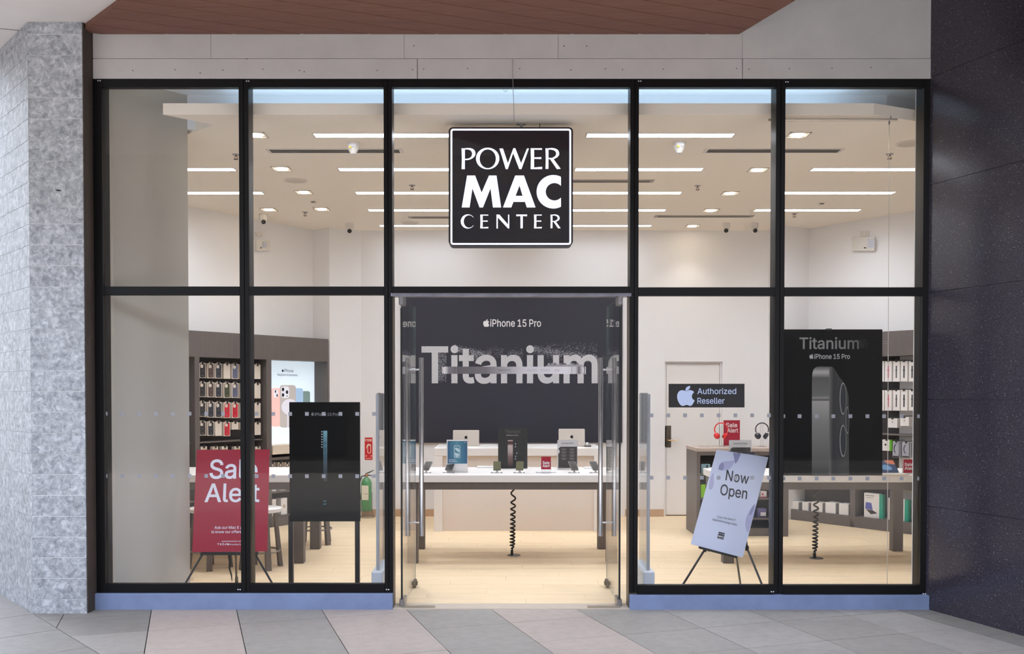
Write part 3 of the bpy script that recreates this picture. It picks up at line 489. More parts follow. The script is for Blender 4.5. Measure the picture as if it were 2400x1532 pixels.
# white soffit on the left and its edge
ZS = CAMZ + 2.665
s0, s1 = on_z(202, 64, ZS), on_z(292, -2, ZS); ds = (s1 - s0).normalized()
sf = struct('ceiling_soffit', MB().slab([(s0.x, s0.y, ZS), (s0.x + ds.x * 5, s0.y + ds.y * 5, ZS), (-8, -3.6, ZS), (-8, .8, ZS), (s0.x, .8, ZS)], (0, 0, .55)), SOFF)
j0, j1 = on_z(0, 67, ZS - .001), on_z(52, 72, ZS - .001)
link('joint', MB().tube([(j0.x - .6, j0.y - .06, ZS), (j0.x, j0.y, ZS), (j1.x, j1.y, ZS)], .003, 4), DJ, sf)

# ------------------------------------------------------------------ facade: fascia of fibre cement panels
ZF1 = fz(1172, 137)
ZF2 = ZW + .62; XFL, XFR = fx(217, 140), fx(2205, 140)
fa = struct('wall_fascia', MB().box(XFL - .5, XFR, .012, .14, Z_TOP, ZF2), DJ)
zb = Z_TOP + .003
for x0, x1 in ((217, 978), (978, 1740), (1740, 2204)):
    link('fascia_panel', MB().bev(fx(x0, 160) + .002, fx(x1, 160) - .002, -.002, .012, zb, ZF1 - .002, .002), FASC, fa)
for x0, x1 in ((217, 494), (494, 947), (947, 1308), (1308, 1740)):
    link('fascia_panel', MB().bev(fx(x0, 115) + .001, fx(x1, 115) - .001, 0, .012, ZF1 + .001, ZW + .04, .001), FASC, fa)
link('fascia_panel', MB().bev(fx(1740, 60) + .001, XFR, 0, .012, ZF1 + .001, ZF2, .001), FASC, fa)
mb = MB()
for x, y in ((311, 165), (410, 163), (469, 171), (522, 164), (616, 162), (578, 138), (702, 165), (713, 168), (884, 165), (967, 163), (993, 162), (970, 107), (1096, 160), (1218, 161), (1338, 164), (1419, 161), (1459, 163), (1554, 162), (1322, 108), (1375, 108), (1726, 160), (1755, 162), (1850, 161), (1950, 160), (2041, 158), (2190, 158)):
    p = on_y(x, y, -.003); mb.lathe([(.0045, 0), (.0045, .003)], (p.x, -.0005, p.z), 6, Matrix.Rotation(math.pi / 2, 3, 'X'))
sc_ = link('screw', mb, mat('rusty_screw', (85, 78, 74), .6), fa); sc_['kind'] = 'stuff'
# wire dangling from the fascia
p0, p1 = on_y(1201, 138, -.02), on_y(1205, 286, -.02)
wr_ = link('hanging_wire', MB().tube([(p0.x, .0, p0.z), (p0.x, -.02, p0.z - .004), (p0.x + .003, -.02, (p0.z * .7 + p1.z * .3)), (p1.x, -.02, p1.z)], .0022, 5), mat('wire_grey', (150, 146, 144), .5), None)
tag(wr_, 'thin grey wire dangling from the fascia joint over the top frame', 'wire')

# ------------------------------------------------------------------ facade: black framed glazing, three bays
DM = .14
def bay(name, xs, z0, z1, split):
    """xs: (x0,x1) pairs of the upright bars; horizontals between them"""
    b = thing(name, None, None, (0, 0, 0)); b['kind'] = 'structure'
    return b
def upright(par, x0, x1, z0, z1, groove=True):
    xm = (x0 + x1) / 2
    if groove:
        link('mullion', MB().bev(x0, xm - .002, 0, DM, z0, z1, .002).bev(xm + .002, x1, .003, DM, z0, z1, .002).box(xm - .004, xm + .004, .008, DM - .01, z0, z1), FRAME, par)
    else:
        link('mullion', MB().bev(x0, x1, 0, DM, z0, z1, .002), FRAME, par)
def rail(par, name, x0, x1, z0, z1, y1=.055):
    link(name, MB().bev(x0, x1, .001, y1, z0, z1, .002), FRAME, par)
FPG = PY(GY - .004)
def dots(pane, xs, ys, x0, x1):
    m = mat('frosted_film', (150, 150, 156), .7)
    for y in ys:
        for x in xs:
            if not (x0 < x < x1): continue
            c = FPG.hit(x, y)
            link('frosted_square', MB().box(c.x - .0138, c.x + .0138, GY - .0048, GY - .0042, c.z - .0138, c.z + .0138), m, pane)
def pane(par, x0, x1, z0, z1):
    return link('pane', MB().box(x0, x1, GY - .004, GY + .004, z0, z1), GLASS, par)
w1_ = bay('window_1', None, 0, 0, 0)
upright(w1_, XL0, XL1, Z_S0, Z_TOP, False); upright(w1_, M1[0], M1[1], Z_S0, Z_TOP); upright(w1_, M2[0], M2[1], Z_S0, Z_TOP)
for a, b in ((XL1, M1[0]), (M1[1], M2[0])):
    rail(w1_, 'head', a, b, Z_HEAD, Z_TOP); rail(w1_, 'transom', a, b, Z_T0, Z_T1); rail(w1_, 'sill', a, b, Z_S0, Z_S1)
pa = pane(w1_, XL1, M1[0], Z_T1, Z_HEAD); pb = pane(w1_, M1[1], M2[0], Z_T1, Z_HEAD)
pc = pane(w1_, XL1, M1[0], Z_S1, Z_T0); pd = pane(w1_, M1[1], M2[0], Z_S1, Z_T0)
LD = [287 + 39.3 * k for k in range(-1, 16)]
dots(pc, LD, (969, 1115), 241, 558); dots(pd, LD, (969.5, 1115.5), 596, 898)
w2_ = bay('window_2', None, 0, 0, 0)
upright(w2_, M3[0], M3[1], Z_S0, Z_TOP)
rail(w2_, 'head', M2[1], M3[0], Z_HEAD, Z_TOP); rail(w2_, 'transom', M2[1], M3[0], Z_T0, Z_T1)
pane(w2_, M2[1], M3[0], Z_T1, Z_HEAD)
xa, xb = fx(926, 900), fx(1468, 900); zr0, zr1 = fz(1172, 694), fz(1172, 686)
link('door_rail', MB().bev(M2[1] - .01, M3[0] + .01, -.02, .07, zr0 - .004, zr1, .006, 2), mat('door_rail_metal', (150, 152, 165), .25, .9, var=.2, scale=9), w2_, label=None) if False else link('door_rail', MB().bev(M2[1] - .01, M3[0] + .01, -.02, .07, zr0 - .004, zr1, .006, 2), mat('door_rail_metal', (150, 152, 165), .25, .9, var=.2, scale=9), w2_)
BRZ = mat('bronze_jamb', (104, 92, 80), .4, .4)
link('jamb', MB().box(M2[1], M2[1] + .004, .01, DM, 0, zr0), BRZ, w2_); link('jamb', MB().box(M3[0] - .004, M3[0], .01, DM, 0, zr0), BRZ, w2_)
link('jamb', MB().box(M2[0] + .01, M2[1], .01, DM, 0, Z_S0), BRZ, w2_); link('jamb', MB().box(M3[0], M3[1] - .01, .01, DM, 0, Z_S0), BRZ, w2_)
w3_ = bay('window_3', None, 0, 0, 0)
upright(w3_, M4[0], M4[1], Z_S0, Z_TOP); upright(w3_, XR0, XR1, Z_S0, Z_TOP, False)
for a, b in ((M3[1], M4[0]), (M4[1], XR0)):
    rail(w3_, 'head', a, b, Z_HEAD, Z_TOP); rail(w3_, 'transom', a, b, Z_T0 - .006, Z_T1 - .006); rail(w3_, 'sill', a, b, Z_S0 - .012, Z_S1 - .01)
pane(w3_, M3[1], M4[0], Z_T1, Z_HEAD); pane(w3_, M4[1], XR0, Z_T1, Z_HEAD)
pe = pane(w3_, M3[1], M4[0], Z_S1, Z_T0); pf = pane(w3_, M4[1], XR0, Z_S1, Z_T0)
RD = [1527 + 39.3 * k for k in range(0, 8)] + [1836, 1874, 1914, 1953, 1993, 2033, 2072, 2113, 2154]
dots(pe, RD, (973, 1119), 1490, 1806); dots(pf, RD, (975, 1121), 1830, 2160)
mb = MB()
for x, y in ((233, 189), (581, 190), (922, 1385) if False else (909, 1381), (561, 1381), (1500, 190), (1845, 192), (1811, 1386), (2167, 1391)):
    for s in (-3, 2):
        p = on_y(x + s, y, 0); mb.box(p.x - .005, p.x + .004, -.0012, .0002, p.z - .004, p.z + .004)
lk = link('sticker', mb, WPRINT, w1_); lk['kind'] = 'stuff'

# plinths and the concrete strip
pl = struct('wall_plinth', MB().bev(fx(217, 1400), fx(921, 1400), -.03, .16, -.02, Z_S0, .004).bev(fx(1475, 1400), fx(2196, 1400), -.03, .16, -.02, Z_S0 - .012, .004), PLINTH)
struct('trim_1', MB().box(XR1, fx(2201, 900), -.012, .16, Z_S0 - .012, Z_TOP), mat('strip_concrete', (142, 146, 160), .85, var=.08, scale=5))
struct('trim_2', MB().box(fx(921, 1400), fx(1475, 1400), -.02, .16, -.03, .004), mat('threshold_stone', (196, 182, 166), .5, var=.05, scale=9))
for x0, x1 in ((940, 1018), (1378, 1455)):
    a, b = on_z(x0, 1425, .005), on_z(x1, 1425, .005)
    l = link('closer_plate', MB().bev(a.x, b.x, .0, .075, .003, .009, .002), mat('plate_metal', (190, 180, 165), .35, .8), pl) 

# ------------------------------------------------------------------ stone pillar on the left
sp_ = struct('pillar_stone', MB().prism([(p_far.x, p_far.y + .002), (p_b.x + .002, p_b.y + .003), (p_c.x - .003, p_c.y + .003), (p_c.x - .006, .3), (p_far.x, 1.5)], -.05, ZS + .01), JOINT)
struct('trim_3', MB().box(p_c.x - .006, XL0 + .001, p_c.y + .012, .16, -.02, ZS), BROWN)
nrm = Vector((-dd.y, dd.x, 0)); nrm = nrm if nrm.y < 0 else -nrm
CH = .1512; z = ZS - .04; zs = [ZS]
zz = fz(140, 80, p_c.y)
while zz > 0: zs.append(zz); zz -= CH
zs.append(-.01)
for k in range(len(zs) - 1):
    t, b = zs[k] - .0018, zs[k + 1] + .0018
    j = random.uniform(-.0015, .0015)
    link('stone_tile', MB().bev(p_b.x + .0, p_c.x, p_b.y + j, p_b.y + .015, b, t, .0012), STONE, sp_)
    off = (.0, .25, .12)[k % 3]; edges = [0.0] + [q for q in (.45 + off, .45 + off + .7) if q < 1.6] + [1.6]
    for q in range(len(edges) - 1):
        A = p_b + dd * (edges[q] + (.001 if q else 0)); B = p_b + dd * (edges[q + 1] - .001)
        link('stone_tile', MB().slab([(A.x, A.y, b), (B.x, B.y, b), (B.x, B.y, t), (A.x, A.y, t)], -nrm * .014), STONE, sp_)
h = on_y(137, 446, p_c.y)
ck = link('bracket', MB().tube([(h.x - .018, p_c.y - .002, h.z + .002), (h.x, p_c.y - .012, h.z - .003), (h.x + .02, p_c.y - .004, h.z - .001)], [.002, .006, .003], 6), BLKM, sp_)

# ------------------------------------------------------------------ granite wall on the right
g0, g1 = on_z(2192, 1437, 0), on_z(2400, 1490, 0); g0.y = -.0; gd = (g1 - g0).normalized(); gn = Vector((gd.y, -gd.x, 0)); gn = gn if gn.x < 0 else -gn
gf = g0 + gd * 2.4
gw = struct('wall_granite', MB().prism([(g0.x + .02, .3), (g0.x + .02, g0.y), (gf.x + .02, gf.y), (gf.x + .6, gf.y), (gf.x + .6, .3)], -.05, ZF2), JOINT)
zc = fz(2204, 434); jz = [-.04] + [zc - .79 * k for k in (3, 2, 1, 0)] + [zc + .79, zc + 1.58]
jz = [-.04, zc - 3 * .79, zc - 2 * .79, zc - .79, zc, zc + .79, ZF2]
for k in range(len(jz) - 1):
    for a, b in ((0, 1.19), (1.194, 2.4)):
        A, B = g0 + gd * a, g0 + gd * b
        link('granite_panel', MB().slab([(A.x, A.y, jz[k] + .0015), (B.x, B.y, jz[k] + .0015), (B.x, B.y, jz[k + 1] - .0015), (A.x, A.y, jz[k + 1] - .0015)], -gn * .018), GRAN, gw)

# ------------------------------------------------------------------ shop shell
FC0, FC1 = (p_far.x + .08 + 3 * dd.x, p_far.y + .08 + 3 * dd.y), (p_b.x + .08, p_b.y + .08)
sub = clip([(-6, .02), (6.4, .02), (6.4, 7), (-6, 7)], FC0, FC1)
fl = struct('floor', MB().prism(sub, -.2, -.016), SUB)
rowy = .16; r = 0
while rowy < 5.5:
    x = -3.6 + (r * .47) % 1.25 - 1.2
    while x < 5.2:
        q = clip([(x + .0008, rowy + .0008), (x + 1.2492, rowy + .0008), (x + 1.2492, rowy + .1842), (x + .0008, rowy + .1842)], FC0, FC1)
        if area(q) > .003: link('floor_plank', MB().prism(q, -.016, random.uniform(-.0006, .0004)), FLOORW, fl)
        x += 1.25
    rowy += .185; r += 1
cz = lambda x, y: on_z(x, y, ZC)
Lw = [cz(443, 487), cz(720, 536), cz(770, 527), cz(899, 536), cz(960, 540)]; Lw[3] = on_y(846, 536, on_z(1200, 540, ZC).y)
ZUT = 2.285; UA = on_z(447, 774, ZUT); UB = on_z(770, 794.5, ZUT); ud = (UB - UA).normalized(); uy = Vector((-ud.y, ud.x, 0))
Lw[0] = UA + uy * .3; Lw[2] = UB + ud * .02; Lw[1] = Lw[2] + uy * .3
Rw = [cz(1600, 540), cz(1804, 536), cz(1839, 528), cz(1897, 535), cz(2141, 494)]
YB = cz(1200, 540).y; Rw[1] = on_y(1802, 536, YB)
def wall(name, pts, z0=0, z1=4.1, th=.12):
    """one wall along a polyline, thickened away from the shop floor"""
    q = [Vector((p.x, p.y, 0)) for p in pts]; o = []
    c = Vector((.4, 2.0, 0))
    for i in range(len(q)):
        d = (q[min(i + 1, len(q) - 1)] - q[max(i - 1, 0)]).normalized(); n = Vector((-d.y, d.x, 0))
        if n.dot(q[i] - c) < 0: n = -n
        o.append(q[i] + n * th)
    mb = MB()
    for i in range(len(q) - 1):
        mb.prism([(q[i].x, q[i].y), (q[i + 1].x, q[i + 1].y), (o[i + 1].x, o[i + 1].y), (o[i].x, o[i].y)], z0, z1)
    return struct(name, mb, WALL)
dL = (Lw[1] - Lw[0]).normalized(); dR = (Rw[4] - Rw[3]).normalized()
LX = Lw[0] - dL * 1.9; RX = Rw[4] + dR * 1.6
wall('wall_left', [LX, Lw[0], Lw[1], Lw[2], Lw[3]])
DX0, DX1, DZ = on_y(1558, 1000, YB).x, on_y(1693, 1000, YB).x, on_y(1600, 847, YB).z
wb = wall('wall_back', [Lw[3], Vector((DX0, YB, 0))])
wc2 = wall('wall_back_right', [Vector((DX1, YB, 0)), Rw[1]]); struct('wall_back_lintel', MB().box(DX0 - .001, DX1 + .001, YB, YB + .12, DZ, 4.1), WALL)
DYR = YB + .06
struct('light_leak_backing', MB().box(DX0 - .3, DX1 + .3, YB + .14, YB + .2, -.1, 4.1), WALL)  # added backing box, stops outside light leaking in around the door
wall('wall_right', [Rw[1], Rw[2], Rw[3], Rw[4], RX])
nl = on_z(443, 1360, 0); nq = on_y(443, 900, .62)
struct('wall_front_left', MB().prism([(-3.2, .155), (XL1 - .02, .13), (XL1 + .0, .2), (nq.x, nq.y), (nq.x - .15, nq.y + .12), (-3.75, .78)], 0, 4.1).prism([(-3.75, .78), (-3.6, .86), (LX.x, LX.y + .05), (LX.x - .14, LX.y)], 0, 4.1), WALL_SHADED)
struct('wall_front_right', MB().box(XR1, RX.x + .4, .14, .26, 0, 4.1).box(RX.x, RX.x + .12, .2, RX.y + .1, 0, 4.1), WALL)
# foot of the near white wall
struct('baseboard_left', MB().prism([(nl.x - .14, nl.y + .03), (nl.x - .10, nl.y - .16), (nl.x + .035, nl.y - .01), (nl.x + .03, nl.y + .03)], 0, .03), CREAM)
# dropped ceiling plane with its notch and chamfers
ZP = .085
pol = [(cz(382, 268.5)), cz(2048, 268.5), cz(2146, 283.5)]
cpoly = [(pol[0].x, pol[0].y), (pol[1].x, pol[1].y), (pol[2].x, pol[2].y), (RX.x + .6, pol[2].y + 1.0), (RX.x + .6, 6.2), (-5.6, 6.2), (-5.6, 2.5)]
n1, n2 = cz(442, 314), cz(501, 292.5)
e = (Vector((n1.x, n1.y)) - Vector((n2.x, n2.y)))
cpoly += [(n2.x + e.x * 5, n2.y + e.y * 5), (n2.x, n2.y)]
struct('ceiling', MB().prism(cpoly, ZC, ZC + ZP), CEIL)
ZU = 3.99
struct('ceiling_upper', MB().prism([(-3.1, .02), (RX.x + .6, .02), (RX.x + .6, 6.2), (-6.0, 6.2), (-6.0, 2.6), (-4.3, 1.35), (-3.2, .2)], ZU, ZU + .1), COVEP)
# riser behind the cove
mb = MB(); ry = .62
mb.box(-3.1, 3.1, ry, ry + .04, ZC + .02, ZU)
mb.prism([(3.1, ry), (4.6, ry + .75), (4.6, ry + .8), (3.1, ry + .04)], ZC + .02, ZU)
struct('trim_4', mb, COVEP)
cv = thing('cove_light', 'cool white light line hidden in the cove above the shop window', 'light', (0, .42, ZC + ZP))
link('housing', MB().box(-2.15, 2.75, .40, .46, ZC + ZP, ZC + ZP + .012), WHT, cv)
link('diffuser', MB().box(-2.14, 2.74, .405, .455, ZC + ZP + .012, ZC + ZP + .02), mat('cove_led', (235, 245, 255), .5, emit=(205, 232, 255), es=COVE), cv)
# skirting on the back wall
for k, (a, b) in enumerate((((915, 1206), (1010, 1206)), ((1462, 1206), (1551, 1206)))):
    p, q = on_z(a[0], a[1], 0), on_z(b[0], b[1], 0)
    struct('baseboard_back', MB().box(p.x if k else Lw[3].x, q.x if k else 0.1, YB - .018, YB, 0, .092), BASEW)
# ------------------------------------------------------------------ back office door
BP = PY(DYR - .012)
x0, x1, zt = DX0, DX1, DZ
d3 = thing('door_3', None, None, (x0, DYR, 0)); d3['kind'] = 'structure'
link('door_panel', MB().bev(x0 + .03, x1 - .03, DYR - .012, DYR + .03, .012, zt - .03, .003), mat('door_paint', (238, 234, 232), .6), d3)
link('door_frame', MB().box(x0, x0 + .026, DYR - .02, DYR + .04, 0, zt).box(x1 - .026, x1, DYR - .02, DYR + .04, 0, zt).box(x0 + .026, x1 - .026, DYR - .02, DYR + .04, zt - .026, zt), WALL, d3)
e0, e1_ = BP.hit(1558, 997), BP.hit(1572.5, 1048)
ep = link('lock_plate', MB().bev(e0.x, e1_.x, DYR - .02, DYR - .01, e1_.z, e0.z, .002), DSTEEL, d3)
hc = BP.hit(1565, 1031); RX90 = Matrix.Rotation(math.pi / 2, 3, 'X')
link('door_handle', MB().lathe([(.026, 0), (.026, .012), (.016, .03), (.014, .055)], (hc.x, DYR - .018, hc.z), 20, RX90).tube([(hc.x, DYR - .07, hc.z), (hc.x + .03, DYR - .074, hc.z + .001), (hc.x + .115, DYR - .07, hc.z)], [.011, .010, .007], 8), mat('satin_brass', (190, 165, 130), .25, 1), d3, smooth=True)

# ------------------------------------------------------------------ the two glass door leaves, standing open inwards
def leaf(name, hx, hy, ix, iy, sgn):
    d = thing(name, None, None, (hx, hy, 0)); d['kind'] = 'structure'
    dv = Vector((ix - hx, iy - hy, 0)); L = dv.length; u = dv.normalized(); n = Vector((-u.y, u.x, 0))
    Mx = Matrix(((u.x, n.x, 0, hx), (u.y, n.y, 0, hy), (0, 0, 1, 0), (0, 0, 0, 1)))
    H = 2.318
    link('pane', MB().box(0, L, -.006, .006, .012, H, Mx), DGLASS, d)
    link('edge_seal', MB().box(-.004, .0, -.007, .007, .05, H - .08, Mx), mat('dark_seal', (22, 26, 26), .3), d)
    link('edge_seal', MB().box(L, L + .001, -.004, .004, .012, H, Mx).box(0, L, -.004, .004, H, H + .001, Mx), mat('polished_glass_edge', (150, 165, 160), .1), d)
    for a, b, z0, z1 in ((0, .15, .006, .06), (0, .13, H - .055, H + .006)):
        link('patch_fitting', MB().bev(a - .008, b, -.018, .018, z0, z1, .004, 1, Mx), STEEL, d)
    link('floor_lock', MB().bev(L - .13, L - .02, -.018, .018, .008, .062, .005, 1, Mx).bev(L - .10, L - .055, -.03, .03, .02, .05, .004, 1, Mx), DSTEEL, d)
    hxp = L - .075
    for s in (-1, 1):
        hb = link('handle', MB().tube([Mx @ Vector((hxp, s * .062, .425)), Mx @ Vector((hxp, s * .062, 1.895))], .0195, 16), CHROME, d, smooth=True)
        link('standoff', MB().tube([Mx @ Vector((hxp, 0, .535)), Mx @ Vector((hxp, s * .062, .535))], .007, 10).tube([Mx @ Vector((hxp, 0, 1.795)), Mx @ Vector((hxp, s * .062, 1.795))], .007, 10).tube([Mx @ Vector((hxp, s * .006, .535)), Mx @ Vector((hxp, s * .014, .535))], .013, 12).tube([Mx @ Vector((hxp, s * .006, 1.795)), Mx @ Vector((hxp, s * .014, 1.795))], .013, 12), CHROME, hb, smooth=True)
    link('frosted_strip', MB(). add([], []), WPRINT, d) if False else None
    return d
leaf('door_1', -.737, .06, -.707, .86, 1); leaf('door_2', .896, .06, .889, .86, -1)

# ------------------------------------------------------------------ ceiling fittings
def strip(px_ends, cols, y, label):
    pass
STRM = mat('light_panel', (255, 255, 255), .5, emit=(236, 244, 255), es=STRIP)
def louvre(m, base, peak):
    """prismatic panel: throws most of its light straight down"""
    t = m.node_tree; b = t.nodes['Principled BSDF']; lw = t.nodes.new('ShaderNodeLayerWeight'); lw.inputs['Blend'].default_value = .5
    a = t.nodes.new('ShaderNodeMath'); a.operation = 'SUBTRACT'; a.inputs[0].default_value = 1; t.links.new(lw.outputs['Facing'], a.inputs[1])
    p = t.nodes.new('ShaderNodeMath'); p.operation = 'POWER'; p.inputs[1].default_value = 1.2; t.links.new(a.outputs[0], p.inputs[0])
    k = t.nodes.new('ShaderNodeMath'); k.operation = 'MULTIPLY_ADD'; k.inputs[1].default_value = peak; k.inputs[2].default_value = base; t.links.new(p.outputs[0], k.inputs[0])
    t.links.new(k.outputs[0], b.inputs['Emission Strength'])
louvre(STRM, 3.0, STRIP)
STRD = mat('light_panel_dim', (255, 255, 255), .5, emit=(236, 244, 255), es=STRIP); louvre(STRD, 2.0, STRIP * .22); TRIMM = mat('trim_white', (222, 216, 210), .5)
rows = [316.5, 396.5, 451.5, 492.0, 528.5]; rn = ['front', 'second', 'third', 'fourth', 'rear']
cols = [(-3.69, -2.49, 'far left wall side', (1, 2)), (-1.508, -.318, 'left of the hanging sign', (0, 1, 2, 3, 4)), (.707, 1.895, 'right of the hanging sign', (0, 1, 2, 3, 4)), (2.925, 4.125, 'far right wall side', (1, 2, 3))]
for xa_, xb_, nm, rr in cols:
    for k in rr:
        yc = cz(1172, rows[k]).y; hw = .055
        t = thing('ceiling_light', 'linear ceiling light panel %s, %s row from the window' % (nm, rn[k]), 'ceiling light', ((xa_ + xb_) / 2, yc, ZC), 0, 'linear lights in the shop ceiling')
        link('frame', MB().box(xa_ - .012, xb_ + .012, yc - hw - .012, yc - hw, ZC - .004, ZC + .01).box(xa_ - .012, xb_ + .012, yc + hw, yc + hw + .012, ZC - .004, ZC + .01).box(xa_ - .012, xa_, yc - hw, yc + hw, ZC - .004, ZC + .01).box(xb_, xb_ + .012, yc - hw, yc + hw, ZC - .004, ZC + .01), TRIMM, t)
        link('diffuser', MB().box(xa_, xb_, yc - hw, yc + hw, ZC - .002, ZC + .002), STRD if k == 4 else STRM, t)
DLM = mat('lamp_face', (255, 250, 240), .5, emit=(255, 236, 205), es=DOWN)
dl = [(600, 316, 'nearest the window, beside the left bays'), (660, 395, 'second back on the left side'), (712, 450, 'third back on the left side'), (754, 489.5, 'fourth back on the left side'), (630, 490.5, 'set apart near the left wall'),
      (1870, 316, 'nearest the window on the right side'), (1776, 397.5, 'second back on the right side'), (1711, 452.5, 'third back on the right side'), (1666, 492.5, 'fourth back on the right side'), (1623, 529, 'last before the back wall on the right side')]
for x, y, nm in dl:
    c = cz(x, y); t = thing('downlight', 'square recessed downlight with warm round lamp, ' + nm, 'downlight', (c.x, c.y, ZC), 0, 'recessed downlights')
    s = .085
    mb = MB()
    for q0, q1, q2, q3 in ((-s, s, -s, -s + .012), (-s, s, s - .012, s), (-s, -s + .012, -s, s), (s - .012, s, -s, s)): mb.box(c.x + q0, c.x + q1, c.y + q2, c.y + q3, ZC - .005, ZC + .004)
    mb.box(c.x - s, c.x + s, c.y - s, c.y + s, ZC - .001, ZC + .004)
    link('trim', mb, TRIMM, t)
    link('lamp', MB().lathe([(.05, 0), (.05, .006)], (c.x, c.y, ZC - .007), 24), DLM, t)
    ld = bpy.data.lights.new('downlight_beam', 'SPOT'); ld.energy = 14; ld.color = (1, .93, .82); ld.spot_size = math.radians(95); ld.spot_blend = .7; ld.shadow_soft_size = .05
    lo = bpy.data.objects.new('downlight_beam', ld); COL.objects.link(lo); lo.location = (0, 0, -.02); lo.parent = t
def vent(x0, x1, y, nm, dark=True, n=3):
    a, b = cz(x0, y), cz(x1, y); hw = .055 if dark else .04
    t = thing('air_vent', 'slotted %s air vent in the ceiling, %s' % ('black' if dark else 'grey', nm), 'air vent', ((a.x + b.x) / 2, a.y, ZC), 0, 'ceiling air vents')
    link('frame', MB().box(a.x - .03, b.x + .03, a.y - hw - .02, a.y + hw + .02, ZC - .005, ZC + .003), TRIMM if dark else mat('vent_grey', (150, 142, 136), .6), t)
    if dark:
        for k in range(n):
            yy = a.y - hw + (2 * hw) * (k + .5) / n
            link('slot', MB().box(a.x, b.x, yy - .0125, yy + .0125, ZC - .0065, ZC - .004), mat('slot_black', (22, 20, 20), .8), t)
    else:
        for k in range(2):
            yy = a.y - hw * .5 + hw * k
            link('slat', MB().box(a.x + .01, b.x - .01, yy - .006, yy + .006, ZC - .009, ZC - .005), mat('vent_slat', (115, 108, 104), .6), t)
vent(634, 936, 353, 'before the left bays'); vent(1658, 1966, 352.5, 'before the right bays')
vent(1250, 1525, 424, 'just right of the hanging sign', False); vent(963, 1110, 509, 'just left of the hanging sign', False); vent(1540, 1760, 506.5, 'near the back wall on the right', False)
for x, y, nm in ((828, 334, 'left of the hanging sign'), (1592, 332, 'right of the hanging sign')):
    c = cz(x, y); t = thing('dome_detector', 'white cup shaped ceiling detector with a yellow label, ' + nm, 'detector', (c.x, c.y, ZC), 0, 'cup shaped detectors')
    link('body', MB().lathe([(.052, 0), (.052, -.03), (.046, -.052), (.034, -.075), (.022, -.095), (.005, -.1)], (c.x, c.y, ZC), 24), mat('plastic_white', (222, 218, 212), .4), t, smooth=True)
    link('label_strip', MB().box(c.x - .03, c.x + .03, c.y - .0525, c.y - .0485, ZC - .045, ZC - .022), WPRINT, t)
    link('yellow_label', MB().box(c.x - .028, c.x - .008, c.y - .054, c.y - .049, ZC - .056, ZC - .042), mat('yellow', (225, 205, 40), .5), t)
for x, y, nm in ((692, 423, 'over the left side'), (961, 522, 'near the back wall left of the sign'), (2134, 336, 'at the right wall')):
    c = cz(x, y); t = thing('ceiling_speaker', 'flush round speaker grille in the ceiling, ' + nm, 'speaker', (c.x, c.y, ZC), 0, 'ceiling speakers')
    link('rim', MB().lathe([(.115, 0), (.118, -.005), (.095, -.008), (.095, 0)], (c.x, c.y, ZC + .001), 32), TRIMM, t, smooth=True)
    link('grille', MB().lathe([(.095, 0), (.09, -.006)], (c.x, c.y, ZC), 32), mat('grille_cream', (205, 196, 184), .7), t)
for x, y, nm in ((553, 362, 'beside the left mullion'), (966, 434, 'left of the hanging sign'), (2085, 361, 'on the wire line at the right'), (1635, 435, 'right of the hanging sign'), (1862, 500, 'far back on the right'), (715, 497, 'far back on the left')):
    c = cz(x, y); t = thing('sprinkler', 'small metal fire sprinkler head in the ceiling, ' + nm, 'sprinkler', (c.x, c.y, ZC), 0, 'ceiling sprinklers')
    link('escutcheon', MB().lathe([(.034, 0), (.03, -.006)], (c.x, c.y, ZC), 20), STEEL, t)
    link('head', MB().tube([(c.x, c.y, ZC - .004), (c.x, c.y, ZC - .018)], .008, 8).tube([(c.x - .012, c.y, ZC - .018), (c.x - .014, c.y, ZC - .03), (c.x, c.y, ZC - .042), (c.x + .014, c.y, ZC - .03), (c.x + .012, c.y, ZC - .018)], .0025, 6).lathe([(.02, 0), (.02, -.003)], (c.x, c.y, ZC - .041), 16), mat('sprinkler_bronze', (120, 85, 70), .4, .8), t)
for x, y, nm, dx in ((617, 508, 'over the left wall unit', .3), (820, 530, 'left of the hanging sign by the back wall', 0), (1702, 529, 'left of two by the back wall on the right', -.2), (1768, 529, 'right of two by the back wall on the right', .15)):
    c = cz(x, y - 6); t = thing('security_camera', 'white turret camera with black lens, ' + nm, 'camera', (c.x, c.y, ZC), 0, 'turret security cameras')
    link('mount', MB().lathe([(.052, 0), (.054, -.02), (.046, -.055), (.036, -.07)], (c.x, c.y, ZC), 24), mat('plastic_white', (222, 218, 212), .4), t, smooth=True)
    mb = MB(); R_ = .037; bc = Vector((c.x, c.y, ZC - .075)); mb.lathe([(R_ * math.sin(a), R_ * math.cos(a)) for a in [math.pi * q / 10 + .02 for q in range(10)]], bc, 20)
    link('eyeball', mb, mat('plastic_white', (222, 218, 212), .4), t, smooth=True)
    dv = Vector((dx, -.8, -.6)).normalized(); q = dv.to_track_quat('Z', 'Y').to_matrix()
    link('lens', MB().lathe([(.028, 0), (.026, .012), (.012, .014)], bc + dv * .028, 20, q), mat('lens_black', (20, 20, 22), .1), t, smooth=True)
for x, y, nm in ((735, 476, 'on the left'), (1924, 480, 'on the right')):
    c = cz(x, y - 4); t = thing('sensor_box', 'little square motion sensor under the far ceiling ' + nm, 'sensor', (c.x, c.y, ZC), 0, 'motion sensors')
    link('body', MB().bev(c.x - .03, c.x + .03, c.y - .03, c.y + .03, ZC - .018, ZC, .004), mat('plastic_white', (222, 218, 212), .4), t)
    link('lens', MB().box(c.x - .02, c.x + .02, c.y - .031, c.y - .029, ZC - .016, ZC - .008), mat('lens_black', (20, 20, 22), .1), t)
